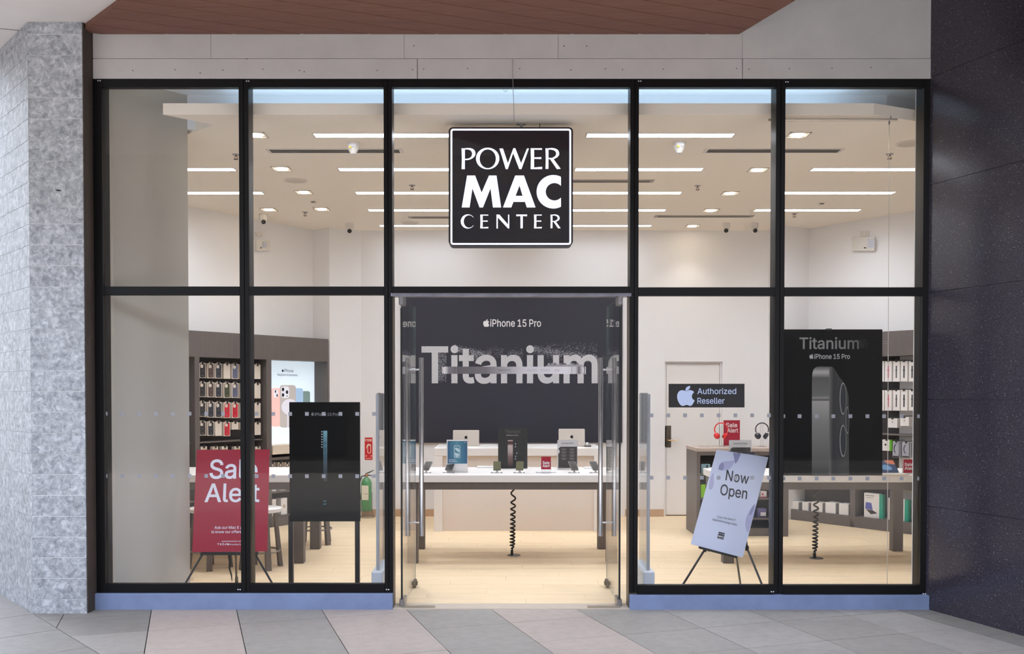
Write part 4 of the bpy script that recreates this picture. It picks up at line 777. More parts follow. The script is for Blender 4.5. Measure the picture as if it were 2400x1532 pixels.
# ================================================================== hanging light box sign
SY = .31; SP = PY(SY)
S = lambda x, y: (1040 + x / 4.7875, 280 + y / 4.7875)
sg = thing('hanging_sign', 'square black light box sign with glowing white shop name hanging behind the centre pane', 'sign', tuple(SP.hit(*S(752, 1410)) + Vector((0, .07, 0))))
BODY = mat('sign_body', (24, 23, 30), .3); LIT = mat('sign_glow', (240, 244, 255), .5, emit=(222, 228, 255), es=1.05)
q = [S(x, y) for x, y in rrect(55, 85, 1450, 1412, 48, 6)]
link('case', MB().slab([SP.hit(x, y) for x, y in q], (0, .15, 0)), BODY, sg)
link('face', MB().slab([SP.hit(*S(x, y), .003) for x, y in rrect(72, 100, 1434, 1406, 34, 6)], (0, .003, 0)), mat('sign_face', (22, 18, 28), .25), sg)
pp('glowing_border', [[[S(x, y) for x, y in rrect(76, 103, 1430, 1405, 30, 6)], [S(x, y) for x, y in rrect(96, 123, 1410, 1385, 14, 6)]]], SP, LIT, sg, .005)
def E_(x0, y0, sx, sy): return [[(x0 + (x - 978) * sx, y0 + (y - 322) * sy) for x, y in ((975, 322), (1103, 322), (1102, 340), (1014, 338), (1014, 424), (1095, 422), (1095, 443), (1014, 441), (1014, 537), (1105, 530), (1103, 556), (975, 556), (978, 440))]]
def R_g(x0, y0, sx, sy):
    T = lambda l: [(x0 + (x - 1142) * sx, y0 + (y - 322) * sy) for x, y in l]
    return [[T([(1142, 322), (1175, 325), (1175, 553), (1142, 553), (1145, 440)])],
            [T([(1174, 322)] + cr([(1190, 320), (1235, 321), (1278, 340), (1296, 380), (1282, 415), (1243, 440), (1222, 446)], 4, False) + [(1222, 432)] + cr([(1222, 427), (1250, 410), (1262, 383), (1250, 355), (1215, 339), (1174, 337)], 4, False))],
            [T([(1174, 430), (1222, 430), (1312, 553), (1270, 556), (1192, 443), (1174, 443)])]]
shp = {'P': [[[(200, 322), (237, 325), (237, 556), (200, 556), (203, 440)]],
             [[(236, 322)] + cr([(250, 320), (300, 321), (340, 340), (356, 380), (342, 418), (305, 444), (262, 455), (236, 453)], 4, False) + cr([(236, 440), (275, 437), (305, 420), (319, 385), (308, 354), (280, 338), (236, 336)], 4, False)]],
       'O': [[ell(493, 437, 131, 121, 40), ell(494, 440, 91, 105, 40)]],
       'W': [[[(625, 325), (664, 325), (720, 490), (781, 322), (803, 322), (868, 490), (934, 325), (956, 325), (872, 556), (848, 556), (779, 378), (718, 556), (696, 556)]]],
       'E': [E_(978, 322, 1, 1)], 'R': R_g(1142, 322, 1, 1),
       'M': [[[(262, 628), (352, 628), (425, 820), (508, 628), (592, 628), (644, 986), (552, 986), (525, 772), (440, 986), (402, 986), (322, 772), (290, 986), (202, 986)]]],
       'A': [[[(802, 628), (900, 628), (1030, 986), (932, 986), (912, 924), (782, 924), (758, 986), (665, 986)], [(850, 740), (885, 856), (806, 856)]]],
       'C': [[ell(1230, 810, 188, 188, 30, 63, 297) + ell(1242, 810, 98, 98, 24, 318, 42)]]}
shp2 = [[ell(270, 1143, 79, 80, 26, 38, 322) + ell(284, 1143, 60, 70, 22, 323, 37)]], [E_(412, 1066, .70, .66)], \
    [[[(592, 1066), (624, 1066), (722, 1178), (722, 1066), (735, 1066), (735, 1222), (722, 1222), (607, 1098), (607, 1222), (592, 1222)]]], \
    [[[(813, 1065), (936, 1065), (934, 1085), (887, 1082), (887, 1220), (861, 1220), (861, 1082), (815, 1085)]]], [E_(1015, 1066, .68, .66)], R_g(1198, 1066, .67, .66)
for k in ('P', 'O', 'W', 'E', 'R', 'M', 'A', 'C'): pp('letter', [[[S(x, y) for x, y in l] for l in s] for s in shp[k]], SP, LIT, sg, .005)
for s_ in shp2: pp('letter', [[[S(x, y) for x, y in l] for l in s] for s in s_], SP, LIT, sg, .005)
b = on_y(1222, 298, SY + .07)
link('hanger', MB().box(b.x - .012, b.x + .012, b.y - .012, b.y + .012, b.z - .01, ZC).bev(b.x - .035, b.x + .035, b.y - .03, b.y + .03, ZC - .012, ZC, .003), mat('hanger_grey', (150, 148, 145), .5), sg)
c2 = on_y(1265, 298, SY + .07)
link('power_cord', MB().tube([(c2.x, c2.y, c2.z - .02), (c2.x, c2.y, ZC - .004)], .003, 6), BLKM, sg)
# hooks left on the glazing head
for x, y, nm in ((1181, 219, 'left of the sign wire'), (2119, 214, 'at the right end pane')):
    c = on_y(x, y - 8, .1); h = link('ceiling_hook', MB().tube([(c.x, .1, ZU), (c.x, .1, c.z)] + [(c.x + .012 - .012 * math.cos(t), .1, c.z - .012 * math.sin(t)) for t in [k * .5 for k in range(1, 8)]], .0018, 5), STEEL, None)
    tag(h, 'thin wire hook dangling at the top of the glass ' + nm, 'hook')

# ================================================================== posters behind the glass
def quad_board(name, label, cat, plane, corners, m, th=.008, rim=None):
    pts = [plane.hit(x, y) for x, y in corners]
    base = (pts[2] + pts[3]) / 2
    t = thing(name, label, cat, tuple(base))
    link('board', MB().slab(pts, -plane.n * th), m, t)
    if rim: pp('border', [[corners_l, inner] for corners_l, inner in [rim[1]]], plane, rim[0], t, .0006)
    return t
def easel(label, feet, tops, zfloor=0, holder=None, Yf=.42, back=None):
    ft = [on_y(x, y, Yf) for x, y in feet]
    t = thing('easel', label, 'easel', (sum(f.x for f in ft) / len(ft), Yf, 0))
    return t
# -- crimson sale poster, leaning on a black easel
SA = Pl((0, .42, .34), (0, -math.cos(.17), math.sin(.17)))
sa = quad_board('sale_poster', 'tall crimson poster reading Sale Alert on a black easel behind the left bays', 'poster', SA, ((461, 1053.5), (631.5, 1052.5), (626, 1291.5), (450.5, 1293.5)), RED)
ptext('Sale', SA, 490.5, 1120.5, 603, 1120, WPRINT, sa, 43, .012); ptext('Alert', SA, 479, 1175.5, 608, 1175, WPRINT, sa, 42, .010)
ptext('Ask our Mac Experts', SA, 502.5, 1239, 584, 1238.5, WPRINT, sa, 6.5, .006); ptext('to know our offers today.', SA, 495, 1249, 591, 1248.5, WPRINT, sa, 6.5, .006)
ptext('powermaccenter.com', SA, 520, 1269.5, 566, 1269.3, WPRINT, sa, 3.4, .004); ptext('PowerMacCenter', SA, 537, 1277, 575, 1276.8, WPRINT, sa, 3.4, .004)
pp('icons', [[[(509.5, 1272.5), (513, 1272.5), (513, 1273.3), (511.7, 1273.3), (511.7, 1277), (510.6, 1277), (510.6, 1273.3), (509.5, 1273.3)]], [[(514.5, 1272.6), (516, 1272.6), (519, 1277), (517.5, 1277)]], [[(517.6, 1272.6), (518.6, 1272.6), (515.8, 1277), (514.8, 1277)]],
             [rrect(520.5, 1272.5, 525, 1277, 1.2), rrect(521.3, 1273.3, 524.2, 1276.2, .8)], [[(527, 1275), (528.5, 1274), (528.5, 1272.5), (529.4, 1272.5), (530.6, 1273.6), (529.4, 1274), (529, 1277), (527.2, 1276.6)]], [rrect(531.5, 1272.9, 536.5, 1276.8, 1), [(533.3, 1274), (535, 1274.8), (533.3, 1275.7)]]], SA, WPRINT, sa, .0015)
def bar(mb, a, b, r=.009): return mb.tube([a, b], r, 8)
ez = thing('easel', 'black folding easel under the crimson sale poster', 'easel', (on_y(545, 1293, .45).x, .5, 0))
top = SA.hit(545, 1120, -.03); lg = []
for fxp, txp in ((437, 476), (636, 597)):
    a = SA.hit(txp, 1296, -.02); d = on_y(fxp, 1363, .33) - a; b_ = a + d * (a.z / -d.z); a2 = a + (top - a) * .95
    link('leg', MB().tube([b_, a], .0085, 8).tube([a, top], .0085, 8), BLKM, ez)
a = SA.hit(547, 1150, -.05); b_ = on_y(556, 1362, 1.0); b_ = Vector((b_.x, .98, .0)); link('leg', MB().tube([a, b_], .0085, 8), mat('easel_dull', (78, 68, 60), .5), ez)
link('foot', MB().lathe([(.014, 0), (.013, .05)], tuple(b_), 10), BLKM, ez)
h0, h1 = SA.hit(470, 1296, .0), SA.hit(605, 1296, .0)
link('ledge', MB().bev(h0.x, h1.x, h0.y - .012, h0.y + .03, h0.z - .014, SA.hit(540, 1293.5).z - .001, .003), BLKM, ez)
sA = SA.hit(537, 1296, -.015); link('strap', MB().tube([sA, sA + Vector((.004, .01, -.07)), sA + Vector((-.004, .02, -.12)), sA + Vector((.012, .02, -.18)), sA + Vector((.016, .02, -.225))], [.012, .011, .008, .006, .003], 6), mat('strap_cloth', (28, 26, 28), .8), ez)
# -- black standee with the turquoise phone
KP = PY(.5)
ks = thing('poster_stand', 'black floor stand with phone poster between the left mullion and the door', 'poster stand', tuple(on_z(760, 1391, 0)))
x0, x1 = KP.hit(678, 1000).x, KP.hit(843, 1000).x; zt, zb_ = KP.hit(760, 942).z, KP.hit(760, 1221.5).z
link('board', MB().bev(x0, x1, .5, .53, zb_, zt, .002), BLK, ks)
for a in ((675.5, 686), (831.5, 842)):
    l0, l1 = KP.hit(a[0], 1300).x, KP.hit(a[1], 1300).x
    link('leg', MB().bev(l0, l1, .505, .545, 0, zb_ + .05, .002), BLKM, ks)
link('foot_bar', MB().bev(x0, x1, .47, .62, 0, .012, .003), BLKM, ks)
GREYT = mat('grey_print', (128, 128, 134), .6)
apple(KP, 729.5, 965.5, 735.5, 974, GREYT, ks); ptext('iPhone 15 Pro', KP, 737.5, 974, 793, 974, GREYT, ks, 7, .010)
c = KP.hit(762, 1128); ct = KP.hit(762, 1008)
TQ = ramp_mat('turquoise_print', 2, 0, 1, ((0, (0, 0, 0)), (1, (1, 1, 1)))) if False else None
base_z = FR[ks].translation.z
pp('phone_print', [[[(757.5, 1009), (767, 1009), (767, 1128), (758, 1128)]]], KP, ramp_mat('turquoise_print', 2, c.z, ct.z, ((0, (10, 14, 18)), (.35, (40, 62, 74)), (.8, (84, 128, 142)), (1, (118, 170, 182)))), ks, .0012)
pp('phone_print', [[rrect(760.5, y0_, 764, y1_, 1.6)] for y0_, y1_ in ((1035, 1041), (1048, 1060), (1063, 1075))], KP, mat('teal_line', (50, 82, 94), .5), ks, .0018)
pp('camera_print', [[[(753, y_), (756, y_), (756, y_ + 2.6), (753, y_ + 2.6)]] for y_ in (1010, 1016, 1022, 1028, 1034, 1040, 1046)], KP, mat('lens_glint', (170, 180, 184), .5), ks, .0012)
pp('glint_print', [[[(757, 1173), (765, 1173), (764, 1175), (758, 1175)]], [[(758, 1180), (765, 1179.5), (765, 1181.5), (757, 1182)]]], KP, mat('cyan_line', (40, 110, 135), .5), ks, .0012)
# -- big black phone poster hung on wires above the right table
BPl = PY(.22)
X0, X1 = 1822, 2068
bp = thing('hanging_poster', 'big black poster of a phone edge hung on thin wires in the right window bay', 'poster', tuple(BPl.hit(1945, 1114)))
P4 = [BPl.hit(x, y) for x, y in ((X0, 771.5), (X1, 771.5), (X1, 1114), (X0, 1114))]
link('board', MB().slab(P4, (0, .012, 0)), BLK, bp)
TGREY = ramp_mat('fading_grey_print', 0, -.25, .25, ((0, (136, 133, 128)), (.6, (122, 119, 115)), (1, (76, 74, 72))), .6)
ptext('Titanium', BPl, 1873.5, 817, 2013, 817, TGREY, bp, 26, .012)
PG = mat('soft_grey_print', (172, 170, 166), .6); apple(BPl, 1897, 829, 1906.5, 840.7, PG, bp); ptext('iPhone 15 Pro', BPl, 1908.5, 840.5, 1992, 840.5, PG, bp, 11, .010)
mb = MB(); rn_ = random.Random(5)
for _ in range(240):
    x = 2013 + rn_.random() ** 1.6 * 24 - 4; y = 795 + rn_.random() * 20
    p = BPl.hit(x, y, .001); s = .0008; mb.add([p + Vector((-s, 0, -s)), p + Vector((s, 0, -s)), p + Vector((0, 0, s))], [(0, 1, 2)])
d_ = link('dust_print', mb, GREYT, bp); d_['kind'] = 'stuff'
Z = lambda l: [(1800 + x / 4.0325, 750 + y / 4.0325) for x, y in l]
zt_, zb2 = BPl.hit(1945, 859).z - P4[2].z, 0
oz = FR[bp].translation
SIDE = ramp_mat('phone_side_print', 2, 0, .85, ((0, (40, 39, 36)), (.12, (80, 77, 73)), (.5, (122, 119, 113)), (.68, (156, 151, 143)), (.72, (96, 93, 88)), (.88, (80, 77, 73)), (.93, (168, 163, 155)), (.97, (93, 90, 85)), (1, (52, 50, 48))), .6)
BACK = ramp_mat('phone_back_print', 0, -.02, .1, ((0, (40, 38, 36)), (.12, (88, 85, 80)), (.35, (32, 31, 30)), (1, (50, 49, 47))), .6)
pp('phone_print', [[Z([(415, 1470), (415, 600), (418, 510), (430, 465), (455, 443), (490, 437), (585, 440), (585, 1470)])]], BPl, SIDE, bp, .001)
pp('phone_print', [[Z([(585, 440), (605, 440), (625, 455), (680, 545), (712, 580), (745, 640), (762, 720), (766, 1470), (585, 1470)])]], BPl, BACK, bp, .001)
pp('antenna_line', [[Z([(416, 742), (580, 742), (580, 762), (416, 762)])]], BPl, mat('line_grey', (88, 85, 80), .6), bp, .0016)
pp('edge_line', [[Z([(578, 450), (585, 450), (585, 1468), (578, 1468)])]], BPl, mat('line_grey2', (96, 93, 88), .6), bp, .0016)
LENS = ramp_mat('lens_print', 0, 0, .03, ((0, (26, 26, 26)), (.3, (150, 145, 138)), (.6, (60, 58, 56)), (.8, (165, 160, 152)), (1, (36, 36, 38))), .6); LENS2 = mat('lens_dark_print', (30, 32, 36), .6); RINGP = mat('ring_print', (140, 136, 130), .6)
for cx_, cy_, rx_, ry_ in ((698, 742, 44, 166), (698, 1140, 44, 166), (745, 945, 24, 140)):
    pp('lens_print', [[Z(ell(cx_, cy_, rx_, ry_, 32))]], BPl, LENS, bp, .0018)
    pp('lens_print', [[Z(ell(cx_ + rx_ * .25, cy_, rx_ * .72, ry_ * .92, 32)), Z(ell(cx_ + rx_ * .3, cy_, rx_ * .6, ry_ * .84, 32))]], BPl, RINGP, bp, .0022)
    pp('lens_print', [[Z(ell(cx_ + rx_ * .3, cy_, rx_ * .58, ry_ * .82, 32))]], BPl, LENS2, bp, .0022)
link('clip', MB().bev(BPl.hit(1937, 771).x, BPl.hit(1949, 771).x, .212, .24, P4[0].z - .008, P4[0].z + .006, .002), BLKM, bp)
WIREM = mat('steel_wire', (205, 200, 192), .3, .6)
ZR = ZC - .012; r0, r1 = BPl.hit(1801, 283), BPl.hit(2103, 283)
r0.z = r1.z = ZC - .02
rd = thing('wire_rail', 'slim ceiling rail with hanging wires above the big phone poster', 'rail', ((r0.x + r1.x) / 2, .22, r0.z))
link('rail', MB().tube([(r0.x, .22, r0.z), (r1.x, .22, r0.z)], .009, 10).tube([(r0.x + .05, .22, r0.z), (r0.x + .05, .22, ZC + .01)], .006, 6).tube([(r1.x - .05, .22, r0.z), (r1.x - .05, .22, ZC + .01)], .006, 6), mat('rail_metal', (190, 182, 172), .35, .7), rd)
for wx in (1815, 2084):
    c = BPl.hit(wx, 290); c_ = BPl.hit(wx if wx < 2000 else 2079.5, 1370)
    link('wire', MB().tube([(c.x, .22, r0.z), (c_.x, .22, 0)], .0022, 6), WIREM, rd); link('anchor', MB().lathe([(.012, 0), (.012, .02)], (c_.x, .22, 0), 12), STEEL, rd)
    link('wire_holder', MB().tube([(c.x, .22, r0.z), (c.x, .22, r0.z - .035)], .006, 8), STEEL, rd)
    for y in (802, 1083):
        k = BPl.hit(wx, y); link('clamp', MB().bev(min(k.x, BPl.hit(2066 if wx > 2000 else 1826, y).x), max(k.x + .006, BPl.hit(2066 if wx > 2000 else 1826, y).x), .212, .228, k.z - .008, k.z + .008, .003), glass_mat('acrylic', (.9, .93, .94, 1), 1.6), rd)
# -- pale tilted Now Open board on its easel
NO = Pl((0, .44, .34), (0, -math.cos(.2), math.sin(.2)))
NBASE = mat('pale_blue_board', (206, 212, 232), .5); NSW = mat('swirl_print', (176, 176, 208), .5); NSW2 = mat('swirl_print_dark', (140, 140, 176), .5); INK = mat('ink', (28, 30, 44), .6)
no = quad_board('now_open_board', 'pale blue board reading Now Open, tilted on a black easel', 'poster', NO, ((1680, 1053), (1801, 1071), (1741, 1306), (1619, 1274.6)), NBASE)
pp('swirl_print', [[cr([(1684, 1100), (1687, 1087), (1697, 1081), (1710, 1080), (1722, 1079), (1716, 1092), (1706, 1101), (1694, 1101)], 3)], [cr([(1661, 1140), (1665, 1118), (1672, 1108), (1673, 1130), (1670, 1144), (1664, 1147)], 3)], [cr([(1771, 1180), (1760, 1190), (1749, 1212), (1747, 1232), (1753, 1248), (1760, 1228), (1767, 1206)], 3)]], NO, NSW, no, .001)
pp('swirl_print', [[[(1718, 1060), (1736.5, 1063), (1729, 1080), (1723, 1087)]], [cr([(1684, 1098), (1688, 1087), (1694, 1084), (1697, 1092), (1694, 1101), (1688, 1101)], 3)], [cr([(1768, 1183), (1761, 1192), (1756, 1207), (1764, 1200)], 3)]], NO, NSW2, no, .0014)
ptext('Now', NO, 1700, 1124.5, 1754, 1134, INK, no, 24, .010, .002); ptext('Open', NO, 1687, 1158.5, 1750, 1169, INK, no, 25, .010, .002)
ptext('Enjoy the best of', NO, 1681, 1212.5, 1723, 1220.5, INK, no, 5, .0, .002); ptext('Apple technology today.', NO, 1669, 1218.5, 1728, 1231.5, INK, no, 5, .0, .002)
pp('logo', [[[(1684.6, 1245.4), (1699, 1248.8), (1695.3, 1264.5), (1681, 1261)]]], NO, INK, no, .0014); ptext('MAC', NO, 1683.5, 1257.6, 1695.5, 1260.2, WPRINT, no, 4.4, .012, .002)
ptext('POWER', NO, 1685, 1250.6, 1697.5, 1253.2, WPRINT, no, 2.4, .0, .002); ptext('CENTER', NO, 1682.8, 1261, 1694.6, 1263.6, WPRINT, no, 1.8, .0, .002)
ez2 = thing('easel', 'black folding easel holding the tilted pale blue board', 'easel', (on_y(1700, 1300, .5).x, .5, 0))
tp = NO.hit(1725, 1075, -.03)
for fp, tpix in (((1604, 1364), (1652, 1287)), ((1784, 1365), (1751, 1284))):
    a = NO.hit(*tpix, -.02); d = on_y(fp[0], fp[1], .34) - a; b_ = a + d * (a.z / -d.z)
    link('leg', MB().tube([b_, a], .0085, 8).tube([a, tp], .0085, 8), BLKM, ez2); link('joint', MB().lathe([(.013, -.02), (.015, 0), (.013, .02)], tuple(a), 10), BLKM, ez2)
a = NO.hit(1722, 1250, -.05); b_ = on_y(1733, 1366, .9); link('leg', MB().tube([a, NO.hit(1726, 1303, -.1), Vector((b_.x, .86, 0))], .0085, 8), BLKM, ez2)
l0, l1 = NO.hit(1638, 1281, -.002), NO.hit(1726, 1304, -.002); dn = Vector((0, 0, -.012))
link('ledge', MB().slab([l0, l1, l1 + dn, l0 + dn], (0, .02, 0)).slab([l0 + Vector((0, -.014, .006)), l1 + Vector((0, -.014, .006)), l1 + dn + Vector((0, -.014, 0)), l0 + dn + Vector((0, -.014, 0))], (0, .016, 0)), BLKM, ez2)
t0_, t1_ = NO.hit(1709, 1060, -.012), NO.hit(1765, 1067, -.012); link('top_clip', MB().slab([t0_ + Vector((0, 0, .015)), t1_ + Vector((0, 0, .012)), t1_ + Vector((0, 0, -.03)), t0_ + Vector((0, 0, -.03))], (0, .012, 0)).box((t0_.x + t1_.x) / 2 - .03, (t0_.x + t1_.x) / 2 + .03, t0_.y - .016, t0_.y + .002, t0_.z - .004, t0_.z + .004), BLKM, ez2)
# -- sign on the glass
RP = PY(GY - .0055)
rs = thing('window_sign', 'small black sign on the glass with white fruit logo and the words Authorized Reseller', 'sign', tuple(RP.hit(1656, 954)))
link('panel', MB().slab([RP.hit(x, y) for x, y in ((1567, 899), (1745, 899), (1745, 954.5), (1567, 954.5))], (0, .0012, 0)), mat('sign_black', (20, 20, 24), .35), rs)
BLW = mat('cool_white_print', (186, 198, 228), .5)
apple(RP, 1587, 904, 1628, 951, BLW, rs, .001); ptext('Authorized', RP, 1634.5, 923, 1725.5, 923, BLW, rs, 13.5, .006, .001); ptext('Reseller', RP, 1634.5, 945.5, 1698, 945.5, BLW, rs, 13.5, .006, .001)
# -- anti-theft pedestals
def pedestal(x, y0, y1, label, sgn):
    t = thing('security_pedestal', label, 'security gate', (x, (y0 + y1) / 2, 0), 0, 'anti-theft pedestals beside the door')
    ACR = glass_mat('pedestal_acrylic', (.80, .83, .86, 1), 1.5)
    link('panel', MB().bev(x - .008, x + .008, y0, y1, .22, CAMZ - .005, .006), ACR, t)
    link('side_post', MB().bev(x - .012, x + .012, y0 - .012, y0 + .012, .2, CAMZ - .01, .005), mat('pedestal_grey', (170, 173, 178), .4), t)
    link('base', MB().bev(x - .045, x + .045, y0 - .05, y1 + .05, 0, .235, .012, 2), mat('pedestal_white', (215, 220, 226), .4), t)
pedestal(-.945, .28, .72, 'clear acrylic anti-theft pedestal on white base, left of the glass doors', -1)
pedestal(1.145, .28, .72, 'clear acrylic anti-theft pedestal on white base, right of the glass doors', 1)

# ================================================================== banner on the back wall
BN = PY(YB - .03)
bx0, bx1, bz1, bz0 = BN.hit(941, 800).x, BN.hit(1459, 800).x, BN.hit(1200, 686).z, BN.hit(1200, 1037).z
bn = thing('wall_banner', 'wide dark banner with speckled silver word Titanium on the back wall', 'banner', ((bx0 + bx1) / 2, YB, bz0))
link('panel', MB().box(bx0, bx1, YB - .03, YB, bz0, bz1), mat('banner_navy', (40, 41, 54), .6), bn)
def speckle():
    m = mat('speckled_silver', (205, 206, 210), .6); t = m.node_tree; b = t.nodes['Principled BSDF']
    tc = t.nodes.new('ShaderNodeTexCoord'); n = t.nodes.new('ShaderNodeTexNoise'); n.inputs['Scale'].default_value = 190; n.inputs['Detail'].default_value = 2
    r = t.nodes.new('ShaderNodeValToRGB'); r.color_ramp.elements[0].position = .36; r.color_ramp.elements[0].color = lin((138, 138, 144)); r.color_ramp.elements[1].position = .55; r.color_ramp.elements[1].color = lin((222, 222, 226))
    t.links.new(tc.outputs['Object'], n.inputs['Vector']); t.links.new(n.outputs['Fac'], r.inputs[0]); t.links.new(r.outputs[0], b.inputs['Base Color']); return m
SPK = speckle(); BWT = mat('banner_white', (238, 238, 240), .6)
apple(BN, 1132.5, 748, 1146.7, 765.8, BWT, bn); ptext('iPhone 15 Pro', BN, 1149, 765, 1268, 765, BWT, bn, 16.5, .010)
ptext('Titanium', BN, 988, 895, 1401, 895, SPK, bn, 81, .018)
mb = MB(); rn_ = random.Random(11)
def dust(n, x0, x1, y0, y1, ex=1.5, drift=0):
    for _ in range(n):
        t = rn_.random() ** ex; x = x0 + (x1 - x0) * t; y = y0 + (y1 - y0) * rn_.random() + drift * t + rn_.gauss(0, 3)
        if y < 802 or y > 896: continue
        p = BN.hit(x, y, .001); s = .0022 * rn_.uniform(.5, 1.1)
        mb.add([p + Vector((-s, 0, -s)), p + Vector((s, 0, -s)), p + Vector((s, 0, s)), p + Vector((-s, 0, s))], [(0, 1, 2, 3)])
dust(750, 1025, 1046, 828, 892, 1.2); dust(700, 1066, 1150, 812, 822, 1.5, 14); dust(350, 1105, 1135, 824, 842, 1.4); dust(160, 1190, 1225, 820, 838, 1)
dust(1300, 1248, 1400, 812, 824, 1.1, 22); dust(500, 1280, 1400, 806, 845, 1); dust(200, 1400, 1440, 835, 895, 1.5); dust(120, 1140, 1180, 815, 835, 1)
dp = link('dust_print', mb, mat('dust_silver', (190, 192, 200), .6), bn); dp['kind'] = 'stuff'
bo = (bx0 + bx1) / 2
pl_, pr_ = BN.hit(1038, 866).x - bo, BN.hit(1372, 866).x - bo
PHB = ramp_mat('titanium_side_print', 0, pl_, pr_, ((0, (226, 226, 234)), (.015, (225, 224, 232)), (.04, (120, 118, 128)), (.1, (92, 90, 98)), (.3, (112, 110, 118)), (.45, (165, 164, 174)), (.58, (205, 205, 216)), (.86, (222, 222, 234)), (.93, (200, 200, 210)), (.955, (88, 84, 92)), (.975, (190, 190, 200)), (1, (225, 225, 235))), .5)
Q = lambda l: [(1000 + x / 5.714, 790 + y / 5.714) for x, y in l]
pp('phone_print', [[Q([(215, 410), (232, 393), (2085, 393), (2110, 408), (2112, 470), (2092, 492), (232, 489), (215, 470)])]], BN, PHB, bn, .003)
pp('phone_print', [[Q([(1580, 394), (1630, 364), (2070, 366), (2110, 394)])]], BN, mat('bump_print', (150, 150, 160), .5), bn, .0026)
for x in (1660, 1720, 1795, 1850, 1960, 2015):
    pp('lens_print', [[Q([(x - 36, 366), (x - 36, 350), (x - 30, 345), (x + 30, 345), (x + 36, 350), (x + 36, 366)])]], BN, ramp_mat('lens_strip_%d' % x, 0, BN.hit(1000 + (x - 36) / 5.714, 850).x - bo, BN.hit(1000 + (x + 36) / 5.714, 850).x - bo, ((0, (190, 190, 200)), (.5, (62, 60, 66)), (1, (210, 210, 220)))), bn, .003)
pp('screen_edge', [[Q([(205, 398), (215, 392), (218, 400), (210, 408), (210, 470), (218, 482), (215, 488), (205, 480)])], [Q([(2112, 394), (2128, 396), (2132, 405), (2132, 480), (2125, 494), (2108, 492), (2120, 480), (2122, 408)])]], BN, BWT, bn, .003)
BT = mat('button_print', (186, 186, 200), .5)
pp('button_print', [[Q(rrect(*r_, 15))] for r_ in ((955, 428, 1130, 452), (1345, 425, 1480, 462), (1515, 425, 1655, 460), (1710, 425, 1788, 458))], BN, ramp_mat('button_grad', 0, pl_, pr_, ((0, (100, 98, 108)), (.4, (130, 128, 138)), (.6, (196, 196, 208)), (1, (206, 206, 218)))), bn, .0036)
pp('antenna_line', [[Q([(1942, 396), (1948, 396), (1948, 489), (1942, 489)])], [Q([(396, 396), (402, 396), (402, 489), (396, 489)])]], BN, mat('line_print', (130, 128, 138), .5), bn, .0038)

# ================================================================== service counter with two laptops
cf = on_z(1200, 1245, 0).y; CP = PY(cf); cxl, cxr = CP.hit(1017, 1200).x, CP.hit(1412, 1200).x; czt = CP.hit(1200, 1050).z
cbk = on_z(1200, 1040, czt).y
ct_ = thing('service_counter', 'long white service counter under the dark banner', 'counter', ((cxl + cxr) / 2, (cf + cbk) / 2, 0))
i0, i1 = CP.hit(1037, 1200).x, CP.hit(1392, 1200).x; bz = CP.hit(1200, 1068).z
link('top', MB().bev(cxl, cxr, cf, cbk, bz, czt, .003), WHT, ct_)
link('end_panel', MB().bev(cxl, i0, cf, cbk - .02, 0, bz, .002), WHT, ct_); link('end_panel', MB().bev(i1, cxr, cf, cbk - .02, 0, bz, .002), WHT, ct_)
link('front_panel', MB().box(i0, i1, cf + .05, cf + .07, 0, bz), mat('counter_front', (232, 222, 214), .5), ct_); link('back_panel', MB().box(i0, i1, cbk - .04, cbk - .02, 0, bz), WHT, ct_)
ALU = mat('laptop_aluminium', (208, 198, 188), .35, .25); KEYS = mat('laptop_keys', (40, 40, 44), .5)
def laptop(x0, x1, y0, y1, label, first=None):
    p = on_z((x0 + x1) / 2, y1, czt); Y = p.y; pl = PY(Y); wv = (pl.hit(x1, y1).x - pl.hit(x0, y1).x); hv = pl.hit(x0, y0).z - czt
    t = thing('laptop', label, 'laptop', (p.x, Y, czt), 0, 'silver laptops on the service counter')
    hw = wv / 2; tilt = Matrix.Rotation(math.radians(-8), 4, 'X')
    lid = link('lid', MB().slab([tilt @ Vector((x, 0, z + .004)) for x, z in rrect(-hw, 0, hw, hv, .012)], (0, .006, 0)), ALU, t, world=False)
    link('screen', MB().slab([tilt @ Vector((x, .0066, z)) for x, z in ((-hw + .008, .012), (hw - .008, .012), (hw - .008, hv - .008), (-hw + .008, hv - .008))], (0, .0006, 0)), mat('screen_off', (12, 12, 14), .15), t, world=False)
    link('base', MB().bev(-hw, hw, .004, .225, 0, .012, .003), ALU, t, world=False); link('keyboard', MB().box(-hw + .02, hw - .02, .03, .13, .012, .0135), KEYS, t, world=False)
    ap = []; k = .042 / 240
    for l in APPLE: ap.append([[Vector(((x - 702) * k, -.0012, hv * .56 - (y - 650) * k + .002)) for x, y in l]])
    mb = MB()
    for l in ap: mb.flat([[tilt @ v for v in l[0]]])
    link('logo', mb, mat('logo_black', (20, 20, 22), .2), t, world=False)
laptop(1061.5, 1123, 1008, 1045, 'silver laptop on the counter behind the blue poster, lid logo facing out'); laptop(1309.5, 1371, 1005, 1046, 'silver laptop on the counter behind the opening deals card')
p = on_z(1380, 1047, czt); t = thing('card_terminal', 'small dark payment terminal and paper on the counter beside the right laptop', 'terminal', tuple(p))
link('body', MB().bev(p.x - .05, p.x + .03, p.y - .01, p.y + .12, czt, czt + .022, .006), mat('terminal_grey', (92, 86, 86), .4), t); link('receipt', MB().box(p.x - .03, p.x + .0, p.y + .02, p.y + .1, czt + .022, czt + .05), WHT, t)

